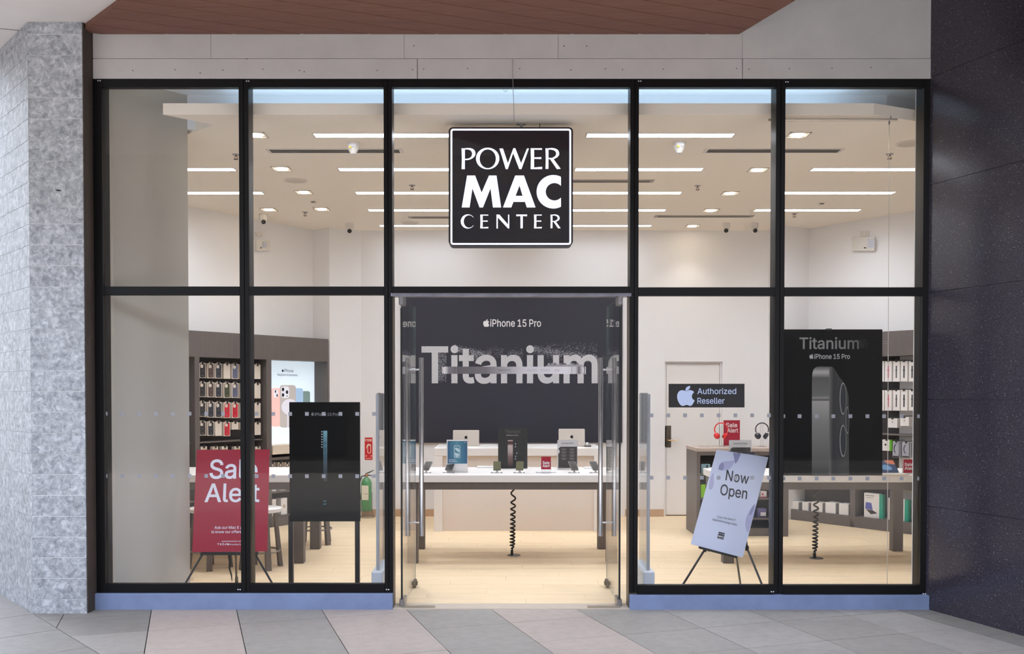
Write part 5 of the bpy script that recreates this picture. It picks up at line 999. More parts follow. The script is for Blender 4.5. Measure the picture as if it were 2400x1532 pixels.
# ================================================================== three long display tables
TY0 = on_z(980, 1320, 0).y; TYF = TY0 - .03; TZ = on_y(1200, 1113, TYF).z; TZ1 = on_y(1200, 1130, TYF).z; TZ2 = on_y(1200, 1147, TY0).z
TRL0 = on_z(986, 1287, 0).y; TRR = on_z(2100, 1292, 0).y
def table(cx, TRL, label):
    t = thing('display_table', label, 'table', (cx, (TYF + TRL + .12) / 2, 0), 0, 'long display tables')
    link('tabletop', MB().bev(cx - 1.012, cx + 1.012, TYF, TRL + .125, TZ1, TZ, .003), WHT, t)
    a = .975
    link('apron', MB().box(cx - a, cx + a, TY0 + .004, TY0 + .03, TZ2, TZ1).box(cx - a, cx + a, TRL + .06, TRL + .09, TZ2, TZ1).box(cx - a, cx - a + .03, TY0 + .03, TRL + .06, TZ2, TZ1).box(cx + a - .03, cx + a, TY0 + .03, TRL + .06, TZ2, TZ1), LAM, t)
    for s in (-1, 1):
        for y in (TY0, TRL):
            link('leg', MB().bev(min(cx + s * .988, cx + s * .888), max(cx + s * .988, cx + s * .888), y, y + .1, 0, TZ1, .002), LAM, t)
    return t
CTX = .115
table(CTX, TRL0, 'central white topped display table seen through the open doors'); table(-2.838, TRL0, 'white topped display table behind the crimson sale poster'); table(3.09, TRR, 'white topped display table below the big hanging phone poster')
def coil(px, ybase, label, amp=.0215):
    b = on_z(px, ybase, 0); t = thing('coiled_cable', label, 'cable', (b.x, b.y, 0), 0, 'coiled cables under the tables')
    link('floor_grommet', MB().lathe([(.066, 0), (.064, .006), (.05, .006), (.048, .002)], (b.x + .01, b.y, 0), 32), mat('grommet_steel', (110, 108, 104), .4, .5), t, smooth=True)
    link('plug', MB().bev(b.x - .022, b.x + .004, b.y - .015, b.y + .015, .002, .055, .004), BLKM, t)
    pts = []; H0, H1 = .055, TZ2 + .02; n = 420; ph = 0
    for i in range(n + 1):
        s = i / n; turns = 13.5 * (1 - (1 - s) ** 1.0) ; f = 1 - (1 - s) ** .62 if False else s
        ph = 2 * math.pi * 13 * (1 - (1 - (1 - s)) ** 1.7)
        ph = 2 * math.pi * 13 * (1 - s ** 1.55) if False else 2 * math.pi * 13 * (1 - (1 - s) ** 1.75)
        z = H0 + (H1 - H0) * s
        e = min(1, s * 14, (1 - s) * 9 + .15); amp_ = amp
        pts.append((b.x + math.cos(ph) * amp * e - .006 * (1 - s) + .006 * s, b.y + math.sin(ph) * amp * e, z))
    link('cord', MB().tube(pts, .0085, 6), mat('cord_black', (26, 22, 22), .35), t, smooth=True)
coil(1202, 1301, 'black coiled power cable under the central table rising from a floor box'); coil(1911, 1308, 'black coiled power cable under the right table rising from a floor box')
# stools
def stool():
    t = thing('stool', '', 'stool', (0, 0, 0), 0, 'round stools at the left display table')
    SZ = .555; SG = mat('stool_grey', (104, 96, 92), .45)
    link('seat', MB().lathe([(.17, SZ - .04), (.188, SZ - .036), (.19, SZ - .006), (.182, SZ), (.01, SZ)], (0, 0, 0), 36), WHT, t, smooth=True, world=False)
    for k in range(4):
        a = k * math.pi / 2 + .25; u = Vector((math.cos(a), math.sin(a), 0)); v = Vector((-u.y, u.x, 0))
        T, B = u * .135 + Vector((0, 0, SZ - .04)), u * .185; w1, w2 = .02, .026
        vs = [B + u * a_ * .017 + v * b_ * w2 for a_, b_ in ((-1, -1), (1, -1), (1, 1), (-1, 1))] + [T + u * a_ * .014 + v * b_ * w1 for a_, b_ in ((-1, -1), (1, -1), (1, 1), (-1, 1))]
        link('leg', MB().add(vs, [(0, 3, 2, 1), (4, 5, 6, 7), (0, 1, 5, 4), (1, 2, 6, 5), (2, 3, 7, 6), (3, 0, 4, 7)]), SG, t, world=False)
    link('foot_ring', MB().tube([(.168 * math.cos(q * math.pi / 18), .168 * math.sin(q * math.pi / 18), .16) for q in range(36)], .009, 8, closed=True), mat('stool_ring', (140, 134, 128), .35, .5), t, smooth=True, world=False)
    return t
st = stool()
for k, (x, y, lb) in enumerate(((493, 1330, 'round white topped stool on the far left, half hidden by the crimson poster'), (612, 1330, 'round white topped stool between the crimson poster and the black phone stand'), (740, 1273, 'round stool on the far side of the table behind the black phone stand'))):
    p = on_z(x, y, 0); o = st if k == 0 else copy_tree(st); place(o, (p.x, p.y, 0), k * .35, lb)

# display phones on the central table
DK = mat('phone_glass', (52, 50, 48), .12); DK2 = mat('phone_glass_olive', (84, 86, 66), .12); PB = mat('phone_metal', (86, 84, 82), .3, .6)
def phone(m, rim):
    t = thing('display_phone', '', 'phone', (0, 0, 0), 0, 'phones on stands on the central table')
    link('stand', MB().lathe([(.024, 0), (.022, .004), (.009, .010), (.008, .034), (.013, .038)], (0, 0, 0), 20), mat('stand_clear', (222, 220, 220), .25), t, smooth=True, world=False)
    Mt = Matrix.Translation((0, -.012, .036)) @ Matrix.Rotation(math.radians(30), 4, 'X')
    link('phone_body', MB().prism(rrect(-.036, -.02, .036, .126, .011), 0, .008, Mt), rim, t, world=False)
    link('phone_screen', MB().prism(rrect(-.033, -.017, .033, .123, .009), .008, .0086, Mt), m, t, world=False)
    link('price_tag', MB().box(-.062, -.034, -.012, .0, 0, .006), mat('tag_grey', (150, 146, 142), .5), t, world=False)
    link('alarm_tag', MB().box(.034, .05, -.012, .0, 0, .007), mat('tag_grey', (150, 146, 142), .5), t, world=False)
    return t
pA = phone(DK, PB); pB = phone(DK2, PB); use = {id(pA): 0, id(pB): 0}
for x, rz, src, lb in ((999, -.25, pA, 'dark display phone on a stand at the left end of the central table'), (1053, -.2, pA, 'dark display phone below the blue poster on the central table'), (1165, 0, pB, 'greenish lit display phone left of the black table poster'), (1218, -.05, pB, 'greenish lit display phone in front of the black table poster'),
                       (1346, .2, pA, 'dark display phone in front of the opening deals card'), (1396, .22, pA, 'dark display phone near the right door handle on the central table')):
    p = on_z(x, 1108, TZ); o = src if use[id(src)] == 0 else copy_tree(src); use[id(src)] = 1; place(o, (p.x, p.y, TZ), rz, lb)
def card(name, x0, y0, x1, y1, foot, zt, m, label, cat, base=True, Y=None):
    p = on_z((x0 + x1) / 2, foot, zt) if Y is None else on_y((x0 + x1) / 2, foot, Y); pl = PY(p.y)
    t = thing(name, label, cat, (p.x, p.y, zt)); a, b = pl.hit(x0, y0), pl.hit(x1, y1)
    link('card', MB().box(a.x, b.x, p.y, p.y + .004, b.z, a.z), m, t)
    if base: link('holder', MB().box(a.x, b.x, p.y - .03, p.y + .035, zt, zt + .004).box(a.x - .004, b.x + .004, p.y + .004, p.y + .008, zt, a.z + .002), glass_mat('clear_holder', (.93, .94, .95, 1), 1.45), t)
    return t, pl
BLUE = ramp_mat('blue_card_print', 0, -.1, .1, ((0, (44, 84, 120)), (.5, (84, 138, 158)), (1, (40, 82, 118))))
t, pl = card('table_poster', 1047, 1030, 1096, 1107, 1107, TZ, WHT, 'small blue phone screen card in a white holder on the central table', 'poster')
pp('print', [[[(1049, 1033), (1095, 1033), (1095, 1086), (1049, 1086)]]], pl, BLUE, t, .0012)
pp('phone_print', [[rrect(1064, 1043.5, 1078.5, 1072.5, 3), rrect(1065.4, 1045, 1077.2, 1071.2, 2.4)], [cr([(1066, 1050), (1072, 1049), (1077, 1054), (1076, 1059), (1070, 1056)], 3)], [cr([(1066, 1060), (1071, 1062), (1076, 1062), (1075, 1069), (1068, 1070)], 3)]], pl, mat('pale_cyan', (190, 212, 218), .5), t, .0018)
ptext('Clear screen,', pl, 1051.5, 1078.3, 1068, 1078.3, WPRINT, t, 2.6, .01); ptext('clear protection.', pl, 1051.5, 1082.2, 1072, 1082.2, WPRINT, t, 2.6, .01); ptext('15 Plus', pl, 1087, 1037, 1093, 1037, WPRINT, t, 1.8, .01)
t, pl = card('table_poster', 1167.5, 1002.5, 1236, 1097, 1098, TZ, mat('dark_card', (38, 38, 38), .3), 'black table top poster with a copper phone edge, middle of the central table', 'poster')
ptext('Titanium', pl, 1183, 1014.5, 1220, 1014.5, mat('dim_print', (86, 84, 82), .5), t, 7.5, .012); ptext('iPhone 15 Pro', pl, 1190, 1021, 1215, 1021, mat('mid_print', (160, 155, 150), .5), t, 3, .012); apple(pl, 1187, 1018, 1189.6, 1021, mat('mid_print', (0, 0, 0)), t)
zc0, zc1 = pl.hit(1200, 1095).z - TZ, pl.hit(1200, 1030).z - TZ
pp('phone_print', [[[(1190, 1031), (1202, 1031), (1202, 1093), (1190, 1093)]]], pl, ramp_mat('copper_print', 2, zc0, zc1, ((0, (52, 40, 40)), (.4, (110, 88, 84)), (.6, (165, 150, 148)), (.78, (180, 165, 160)), (.85, (70, 40, 42)), (.94, (75, 44, 46)), (.96, (190, 178, 172)), (1, (200, 188, 182)))), t, .0012)
pp('lens_print', [[ell(x_, y_, 1.4, 1.6, 8)] for x_, y_ in ((1208.5, 1040), (1208, 1046.5), (1211.5, 1061.5), (1208.5, 1069), (1208, 1075))], pl, mat('lens_glint', (170, 180, 184), .5), t, .0012)
t, pl = card('sale_card', 1268.5, 1070, 1291, 1099.5, 1109, TZ, RED, 'small crimson Sale Alert card standing on the central table', 'sign')
ptext('Sale', pl, 1271.5, 1087, 1288, 1087, WHT, t, 6.3, .022); ptext('Alert', pl, 1271.3, 1094.2, 1288.5, 1094.2, WHT, t, 6.3, .022)
def deals(x0, y0, x1, y1, foot, zt, label, full=True):
    t, pl = card('deals_card', x0, y0, x1, y1, foot, zt, mat('silver_card', (205, 203, 203), .4), label, 'sign')
    k = (x1 - x0) / 47.0
    ptext('Opening Deals', pl, x0 + 9 * k, y0 + 9 * k, x0 + 38 * k, y0 + 9 * k, mat('grey_ink', (70, 70, 74), .5), t, 4 * k, 0)
    yb = min(y1 - 1, y0 + 65 * k)
    pp('dark_panel', [[[(x0 + 7 * k, y0 + 15.5 * k), (x0 + 46 * k, y0 + 15.5 * k), (x0 + 46 * k, yb), (x0 + 2 * k, yb), (x0 + 2 * k, y0 + 32 * k)] + [(x0 + (2 + 3.5 * math.sin(q)) * k, y0 + (26.5 - 5 * math.cos(q) * -1) * k) for q in (.5, 1.2, 1.9, 2.6)] + [(x0 + 2 * k, y0 + 20 * k)]]], pl, mat('dark_panel_print', (58, 54, 54), .5), t, .0012)
    if full:
        for cxx in (15, 34):
            for r_, (l1, l2) in enumerate((('Free case', 'with purchase'), ('Save on', 'accessories'), ('Trade in', 'your phone'), ('Zero interest', 'instalments'))):
                ptext(l1, pl, x0 + (cxx - 5) * k, y0 + (21.2 + 7.3 * r_) * k, x0 + (cxx + 5) * k, y0 + (21.2 + 7.3 * r_) * k, mat('pale_ink', (165, 162, 160), .5), t, 1.5 * k, 0) if False else None
                pp('print_line', [[[(x0 + (cxx - 6) * k, y0 + (20 + 7.3 * r_) * k), (x0 + (cxx + 6) * k, y0 + (20 + 7.3 * r_) * k), (x0 + (cxx + 6) * k, y0 + (21.1 + 7.3 * r_) * k), (x0 + (cxx - 6) * k, y0 + (21.1 + 7.3 * r_) * k)]], [[(x0 + (cxx - 4) * k, y0 + (23 + 7.3 * r_) * k), (x0 + (cxx + 4) * k, y0 + (23 + 7.3 * r_) * k), (x0 + (cxx + 4) * k, y0 + (24 + 7.3 * r_) * k), (x0 + (cxx - 4) * k, y0 + (24 + 7.3 * r_) * k)]]], pl, mat('pale_ink', (140, 136, 134), .5), t, .0018)
deals(1306.5, 1031, 1353.5, 1098, 1100, TZ, 'grey and black card reading Opening Deals on the central table')
# thin white trays on the central table
for x0, x1, y in ((1118, 1158, 1096), (1256, 1304, 1108), (1370, 1400, 1098)):
    a, b = on_z(x0, y, TZ), on_z(x1, y, TZ); o = link('display_tray', MB().bev(a.x, b.x, a.y, a.y + .12, TZ, TZ + .012, .003), mat('tray_white', (240, 238, 238), .3), None, origin=((a.x + b.x) / 2, a.y + .06, TZ))
    tag(o, {1118: 'flat white tray left of the black table poster', 1256: 'flat white tray under the small Sale Alert card', 1370: 'flat white tray right of the opening deals card'}[x0], 'tray', 'flat trays on the central table')

# ================================================================== grey gondola shelf on the right
gf_ = on_z(1846, 1257, 0).y; GP = PY(gf_); gx0, gx1 = GP.hit(1633, 1150).x, GP.hit(1848, 1150).x; gzt = GP.hit(1700, 1050).z; gb = on_z(1605, 1239, 0).y
gz = lambda y: GP.hit(1700, y).z
gd_ = thing('gondola_shelf', 'low grey shelf unit with headphones on top, beside the back door', 'shelf', ((gx0 + gx1) / 2, (gf_ + gb) / 2, 0))
ox0, ox1 = GP.hit(1641, 1150).x, GP.hit(1834, 1150).x
link('top', MB().bev(gx0 - .004, gx1 + .004, gf_ - .004, gb, gz(1058), gzt, .002), mat('gondola_top', (176, 160, 150), .45), gd_)
link('side_panel', MB().box(gx0, ox0, gf_, gb, .0, gz(1058)), LAM, gd_); link('side_panel', MB().box(ox1, gx1, gf_, gb, .0, gz(1058)), LAM, gd_)
link('header', MB().box(ox0, ox1, gf_, gf_ + .03, gz(1067), gz(1058)), LAM, gd_)
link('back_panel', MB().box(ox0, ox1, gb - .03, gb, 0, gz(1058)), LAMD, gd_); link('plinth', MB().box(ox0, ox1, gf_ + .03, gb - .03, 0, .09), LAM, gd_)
SH = [gz(1109), gz(1167), gz(1214)]
for z_ in SH: link('shelf', MB().box(ox0, ox1, gf_ + .01, gb - .03, z_ - .018, z_), LAM, gd_)
for (x0, y0, x1, y1, sh, m_, lb, cat, extra) in ((1646, 1088, 1667, 1109, 0, (150, 190, 200), 'pale blue box with dark dots on the top shelf of the low grey unit', 'box', 1), (1661, 1095, 1672, 1109, 0, (235, 232, 230), 'small white box beside the pale blue box in the low grey unit', 'box', 0),
        (1645, 1132, 1656, 1163, 1, (140, 210, 40), 'lime green box on the middle shelf of the low grey unit', 'box', 0), (1786, 1150, 1800, 1165, 1, (228, 220, 218), 'white box with red marks in the low grey unit', 'box', 2), (1779, 1190, 1800, 1212, 2, (96, 92, 140), 'violet pouch on the bottom shelf of the low grey unit', 'pouch', 3)):
    a, b = GP.hit(x0, y0), GP.hit(x1, y1); zb__ = SH[sh]; hh = a.z - b.z
    t = thing('boxed_accessory' if cat == 'box' else 'soft_pouch', lb, cat, ((a.x + b.x) / 2, gf_ + .08, zb__), 0, 'goods in the low grey unit')
    yo = -.045 if x0 == 1661 else 0; yt = .03 if x0 == 1661 else .11
    link('carton' if cat == 'box' else 'pouch', MB().bev(a.x, b.x, gf_ + .055 + yo, gf_ + .05 + yt + yo, zb__, zb__ + hh, .012 if cat == 'pouch' else .002, 2), mat('goods_%d_%d' % (x0, y0), m_, .4), t)
    if extra == 1: link('print', MB().lathe([(.018, 0), (.018, .001)], (b.x - .035, gf_ + .049, zb__ + .045), 16, RX90).lathe([(.012, 0), (.012, .001)], (b.x - .035, gf_ + .049, zb__ + .078), 12, RX90), INK, t)
    if extra == 2: link('print', MB().box(a.x + .01, a.x + .03, gf_ + .049, gf_ + .0495, zb__ + .03, zb__ + .05).box(a.x, b.x, gf_ + .049, gf_ + .0495, zb__, zb__ + .012), RED, t)
    if extra == 3: link('label', MB().box(a.x + .03, b.x - .01, gf_ + .049, gf_ + .0495, zb__ + .02, zb__ + .06), WPRINT, t)
def headphones(px, col, label, nm, dark):
    Y = gf_ + .28; pl = PY(Y); c = pl.hit(px, 1006); R_ = .074; m = mat(nm, col, .3, coat=.3)
    s = thing('headphone_stand', 'clear stand under the %s headphones on the low grey unit' % nm, 'stand', (c.x, Y, gzt), 0, 'clear headphone stands')
    ACR = glass_mat('stand_acrylic', (.93, .94, .95, 1), 1.45)
    link('base', MB().bev(c.x - .05, c.x + .05, Y - .045, Y + .045, gzt, gzt + .008, .002), ACR, s); link('post', MB().box(c.x - .018, c.x - .012, Y - .012, Y + .012, gzt, c.z + R_ - .006).box(c.x + .008, c.x + .012, Y - .012, Y + .012, gzt, c.z + R_ - .006), ACR, s)
    t = thing('headphones', label, 'headphones', (c.x, Y, c.z - .08))
    hb = [(c.x + R_ * math.sin(a), Y, c.z + R_ * math.cos(a)) for a in [math.radians(q) for q in range(-118, 119, 8)]]
    link('headband', MB().tube(hb, .0065, 8), m, t, smooth=True)
    for sg_ in (-1, 1):
        e = Vector((c.x + sg_ * .037, Y + .01, c.z - .068)); rot = Matrix.Rotation(sg_ * math.radians(-62 if True else 0), 3, 'Y')
        d = Vector((-sg_ * .88, -.1, .42 - .0)).normalized(); d = Vector((sg_ * .80, -.34, -.50)).normalized(); q_ = d.to_track_quat('Z', 'Y').to_matrix()
        cup = link('ear_cup', MB().lathe([(.028, .004), (.038, .008), (.039, .02), (.031, .032), (.006, .034)], e, 20, q_), m, t, smooth=True)
        link('ear_pad', MB().lathe([(.022, -.012), (.03, -.010), (.033, 0), (.03, .008)], e, 20, q_), mat(nm + '_pad', tuple(int(v * .8) for v in col), .7), t, smooth=True)
headphones(1690, (225, 30, 36), 'bright red headphones on a clear stand on the low grey unit', 'red', False); headphones(1786, (42, 44, 56), 'dark navy headphones on a clear stand on the low grey unit', 'navy', True)
t, pl = card('sale_poster', 1696, 984.5, 1734.5, 1039, 1039, gzt, RED, 'mid sized crimson Sale Alert poster standing behind the red headphones', 'poster', True, None) if False else (None, None)
Yp = gb - .12; pl = PY(Yp); a, b = pl.hit(1696, 984.5), pl.hit(1734, 1040)
t = thing('sale_poster', 'mid sized crimson Sale Alert poster standing behind the red headphones', 'poster', ((a.x + b.x) / 2, Yp, gzt))
link('card', MB().box(a.x, b.x, Yp, Yp + .005, gzt + .006, a.z), RED, t); link('holder', MB().box(a.x - .004, b.x + .004, Yp - .04, Yp + .06, gzt, gzt + .006).box(a.x - .006, a.x, Yp, Yp + .006, gzt, a.z + .004).box(a.x, b.x, Yp, Yp + .006, a.z, a.z + .005), glass_mat('clear_holder'), t)
ptext('Sale', pl, 1701.5, 1000.5, 1728, 1000.5, WHT, t, 9.6, .012); ptext('Alert', pl, 1704, 1013, 1730, 1013, WHT, t, 9.6, .012)
o_ = on_z(1652, 1047, gzt); o = link('display_tray', MB().bev(o_.x - .055, o_.x + .055, o_.y - .03, o_.y + .05, gzt, gzt + .008, .002), glass_mat('clear_holder'), None, origin=tuple(o_)); tag(o, 'empty clear tray left of the red headphones', 'tray')

# ================================================================== things on the right table
deals(1709, 1031, 1760.5, 1104, 1104, TZ, 'grey Opening Deals card behind the top of the tilted board', False)
p = on_z(1740, 1104, TZ); t = thing('display_tablet', 'dark tablet on a stand peeking above the tilted board', 'tablet', (p.x, p.y - .18, TZ)); pl = PY(p.y - .18)
a, b = pl.hit(1713, 1059), pl.hit(1768, 1100); link('tablet_body', MB().prism(rrect(a.x, b.z, b.x, a.z, .012), 0, .008, Matrix(((1, 0, 0, 0), (0, 0, 1, pl.p.y), (0, 1, 0, 0), (0, 0, 0, 1)))), mat('tablet_dark', (46, 50, 66), .2), t); link('stand', MB().bev((a.x + b.x) / 2 - .03, (a.x + b.x) / 2 + .03, pl.p.y, pl.p.y + .08, TZ, b.z + .01, .004), WHT, t)
p = on_z(2095, 1110, TZ); Yt = p.y; pl = PY(Yt)
t = thing('open_laptop', 'open laptop showing a blue and orange screen right of the big phone poster', 'laptop', (p.x - .02, Yt, TZ))
q4 = [pl.hit(2048, 1076), pl.hit(2094, 1076), pl.hit(2108, 1109), pl.hit(2048, 1109)]
link('lid', MB().slab(q4, (0, .008, 0)), mat('laptop_dark', (34, 34, 38), .3), t); link('base', MB().bev(pl.hit(2048, 1110).x, pl.hit(2112, 1110).x, Yt - .18, Yt + .002, TZ, TZ + .012, .004), ALU, t)
pp('screen', [[[(2050, 1078), (2092.5, 1078), (2105, 1106), (2050, 1106)]]], pl, mat('screen_blue', (60, 70, 96), .3, emit=(50, 66, 96), es=.5), t, .0012); pp('screen', [[[(2072, 1078), (2092.5, 1078), (2098, 1088), (2078, 1086)]]], pl, mat('screen_orange', (190, 110, 84), .3, emit=(190, 110, 84), es=.4), t, .0018)
pp('screen', [[cr([(2064, 1092), (2074, 1088), (2088, 1094), (2090, 1100), (2078, 1101), (2068, 1098)], 3)]], pl, mat('screen_sky', (110, 150, 185), .3, emit=(90, 130, 170), es=.4), t, .0018)
t, pl = card('sale_card', 2116, 1074.5, 2150, 1109, 1110, TZ, RED, 'small crimson Sale Alert card at the right end of the right table', 'sign')
pp('border', [[[(2116, 1074.5), (2150, 1074.5), (2150, 1109), (2116, 1109)], [(2117.4, 1076), (2148.6, 1076), (2148.6, 1107.6), (2117.4, 1107.6)]]], pl, WHT, t, .001)
ptext('Sale', pl, 2120, 1091.3, 2140, 1091.3, WHT, t, 7, .02); ptext('Alert', pl, 2120, 1100.3, 2143, 1100.3, WHT, t, 7, .02)

# ================================================================== wall units
HOOKM = mat('hook_dark', (48, 46, 46), .4); PACK = mat('pack_cream', (226, 216, 204), .5); PACKS = mat('pack_side', (196, 180, 164), .6)
class Unit:
    def __init__(s, A, B, label, ext0, ext1):
        s.A = Vector((A.x, A.y, 0)); u = Vector((B.x - A.x, B.y - A.y, 0)); s.L = u.length; u.normalize(); s.rz = math.atan2(u.y, u.x); s.u = u
        s.t = thing('wall_shelf_unit', label, 'shelf unit', tuple(s.A), s.rz); s.M = FR[s.t]; s.inv = s.M.inverted()
        s.yd = Vector((-u.y, u.x, 0))
    def pl(s, d=0): return Pl(s.A + s.yd * d, s.yd)
    def loc(s, px, py, d=0): return s.inv @ s.pl(d).hit(px, py)
    def box(s, nm, x0, x1, y0, y1, z0, z1, m): return link(nm, MB().box(x0, x1, y0, y1, z0, z1), m, s.t, world=False)
# left unit
HA = on_z(631, 1233, 0); HB = on_z(676, 1227, 0)
A, B = UA, UB
U = Unit(A, B, 'tall dark grey wall unit with phone cases and a lit screen on the left', 0, 0)
xe = U.loc(770, 900).x; xs0 = -.22
zh0 = U.loc(546, 839).z; D = .255
lx = lambda px, d=0, py=950: U.loc(px, py, d).x
U.box('header', xs0, xe, 0, D, zh0, ZUT, LAM)
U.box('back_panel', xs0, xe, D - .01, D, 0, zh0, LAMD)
posts = [(lx(457), lx(468)), (lx(625), lx(636.5)), (lx(767), xe)]
for a, b in posts: U.box('post', a, b, 0, D - .01, 0, zh0, LAM)
U.box('plinth', xs0, xe, .0, D - .01, 0, .10, LAM); 
zlow = U.loc(650, 1182).z
for a, b in ((xs0, posts[0][0]), (posts[0][1], posts[1][0]), (posts[1][1], posts[2][0])):
    U.box('shelf', a, b, .01, D - .01, .40, .42, LAM); U.box('shelf', a, b, .01, D - .01, .10, .125, LAM)
zsh = U.loc(546, 1031, .1).z; U.box('shelf', posts[0][1], posts[1][0], .08, D - .01, zsh - .015, zsh, mat('shelf_edge', (112, 104, 102), .5))
U.box('shelf', xs0, posts[0][0], .08, D - .01, zsh - .015, zsh, mat('shelf_edge', (0, 0, 0)))
U.box('drawer_box', posts[1][1], posts[2][0], -.02, D - .01, U.loc(650, 1064).z, U.loc(650, 1043).z, CREAM)
U.box('counter_ledge', posts[0][1], posts[2][0], .0, D - .01, .80, .83, LAM)
# lit screen in the unit
scp = U.pl(D - .03); s0_, s1_ = U.loc(630, 950, D - .03), U.loc(737, 950, D - .03); zz1, zz0 = U.loc(737, 847, D - .03).z, U.loc(660, 1041, D - .03).z
xs_a = posts[1][1] + .0
LB = mat('screen_backlight', (225, 238, 248), .4, emit=(212, 230, 245), es=.72)
U.box('light_box', xs_a, s1_.x, D - .03, D - .01, zz0, zz1, LB)
def lp(nm, shapes, col, lift, em=.55): pp(nm, shapes, scp, mat('lit_' + '_'.join(map(str, col)), col, .5, emit=col, es=em), U.t, lift)
V = lambda l: [(620 + x / 5.675, 830 + y / 5.675) for x, y in l]
lp('phone_print', [[V(rrect(92, 448, 215, 962, 30))]], (238, 190, 184), .002); lp('phone_print', [[V(rrect(395, 450, 513, 962, 26))]], (160, 190, 222), .002); lp('phone_print', [[V(rrect(500, 488, 606, 940, 26))]], (118, 140, 138), .001)
lp('phone_print', [[V(rrect(203, 408, 416, 975, 34))]], (178, 172, 168), .003)
lp('camera_print', [[V(rrect(220, 428, 326, 580, 30))], [V(rrect(120, 470, 182, 575, 26))]], (225, 226, 236), .004)
lp('lens_print', [[V(ell(x_, y_, 17, 25, 16))] for x_, y_ in ((246, 467), (299, 503), (246, 541), (299, 555))][:3] + [[V(ell(299, 554, 7, 10, 10))], [V(ell(145, 494, 9, 20, 12))], [V(ell(167, 546, 9, 20, 12))]], (28, 28, 40), .005, .3)
lp('charger_print', [[V(ell(335, 700, 108, 106, 32))], [V([(302, 800), (318, 800), (318, 975), (302, 975)])]], (214, 214, 226), .006)
ptext('iPhone', scp, 665.5, 871.5, 688, 872.5, INK, U.t, 7.5, 0, .003); apple(scp, 660.5, 864.5, 664.8, 871.5, INK, U.t, .003); ptext('MagSafe Accessories', scp, 650, 880, 697, 881, INK, U.t, 5, 0, .003)
# packs on hooks
def pack_proto(col, w_, h_, window=True, kind='case'):
    t = thing('case_package', '', 'package', (0, 0, 0), 0, 'phone case packs on the left wall unit')
    link('carton', MB().bev(-w_ / 2, w_ / 2, 0, .05, -h_, 0, .0015), PACK, t, world=False)
    link('hang_tab', MB().box(-w_ * .28, w_ * .28, .0, .004, 0, .014), PACKS, t, world=False)
    if col:
        link('case', MB().prism(rrect(-w_ * .39, -h_ * .95, w_ * .39, -h_ * .05, w_ * .14), 0, .003, Matrix(((1, 0, 0, 0), (0, 0, -1, 0), (0, 1, 0, 0), (0, 0, 0, 1)))), mat('case_%d_%d_%d' % col, col, .45), t, world=False)
        if window: link('camera_window', MB().prism(rrect(-w_ * .34, -h_ * .32, w_ * .08, -h_ * .07, w_ * .15), .003, .0042, Matrix(((1, 0, 0, 0), (0, 0, -1, 0), (0, 1, 0, 0), (0, 0, 0, 1)))), PACK, t, world=False)
        k = w_ * .2 / 240
        mb = MB(); mb.flat([[Vector(((x - 702) * k, -.0034, -h_ * .5 - (y - 650) * k)) for x, y in APPLE[0]]]); link('logo', mb, mat('case_logo', (92, 92, 100), .5), t, world=False)
        link('name_print', MB().box(-w_ * .16, w_ * .16, -.0036, -.0031, -h_ * .84, -h_ * .82), mat('case_text', (150, 150, 155), .5), t, world=False)
    else:
        link('name_print', MB().box(-w_ * .14, w_ * .14, -.0006, .0, -h_ * .46, -h_ * .44), mat('faint_print', (205, 196, 186), .5), t, world=False)
    return t
BKC, BRC, NVC, GRC, BLC, RDC = (38, 38, 40), (84, 66, 62), (42, 48, 58), (66, 70, 48), (98, 102, 128), (196, 30, 52)
protos = {}
def put_pack(U_, px, ptop, pbot, col, label, wpx, group, d=.07, small=False):
    a = U_.loc(px, ptop, d); b = U_.loc(px, pbot, d); w_ = (U_.loc(px + wpx / 2, ptop, d) - U_.loc(px - wpx / 2, ptop, d)).x; h_ = a.z - b.z
    key = (col, round(h_, 2), small)
    w_ = round(w_, 3)
    if key not in protos: protos[key] = [pack_proto(col, w_, h_), False]
    pr = protos[key]; o = copy_tree(pr[0]) if pr[1] else pr[0]; pr[1] = True
    pos = U_.M @ Vector((a.x, d, a.z)); place(o, tuple(pos), U_.rz, label, group)
    link('hook', MB().tube([(a.x, d + .0, a.z + .012), (a.x, D - .005, a.z + .012)], .004, 5).bev(a.x - .012, a.x + .012, d - .012, d - .004, a.z - .018, a.z + .016, .002).box(a.x - .003, a.x + .003, d - .005, d + .004, a.z + .008, a.z + .016), HOOKM, U_.t, world=False)
cn = {BKC: 'black', BRC: 'brown', NVC: 'dark navy', GRC: 'olive green', BLC: 'slate blue', RDC: 'red', None: 'plain white'}
colx = [474.5, 494, 512, 532, 551, 570.5]; ordn = ['leftmost', 'second', 'third', 'fourth', 'fifth', 'sixth']
rowsL = [('top row', 852, 887, [BKC, BRC, NVC, None, BLC, None]), ('second row', 896.5, 932, [BKC, BRC, NVC, GRC, BLC, None]), ('third row', 942.5, 979, [BKC, NVC, NVC, RDC, RDC, None]), ('fourth row', 988.5, 1021.5, [BKC, NVC, None, RDC, 'S', 'S'])]
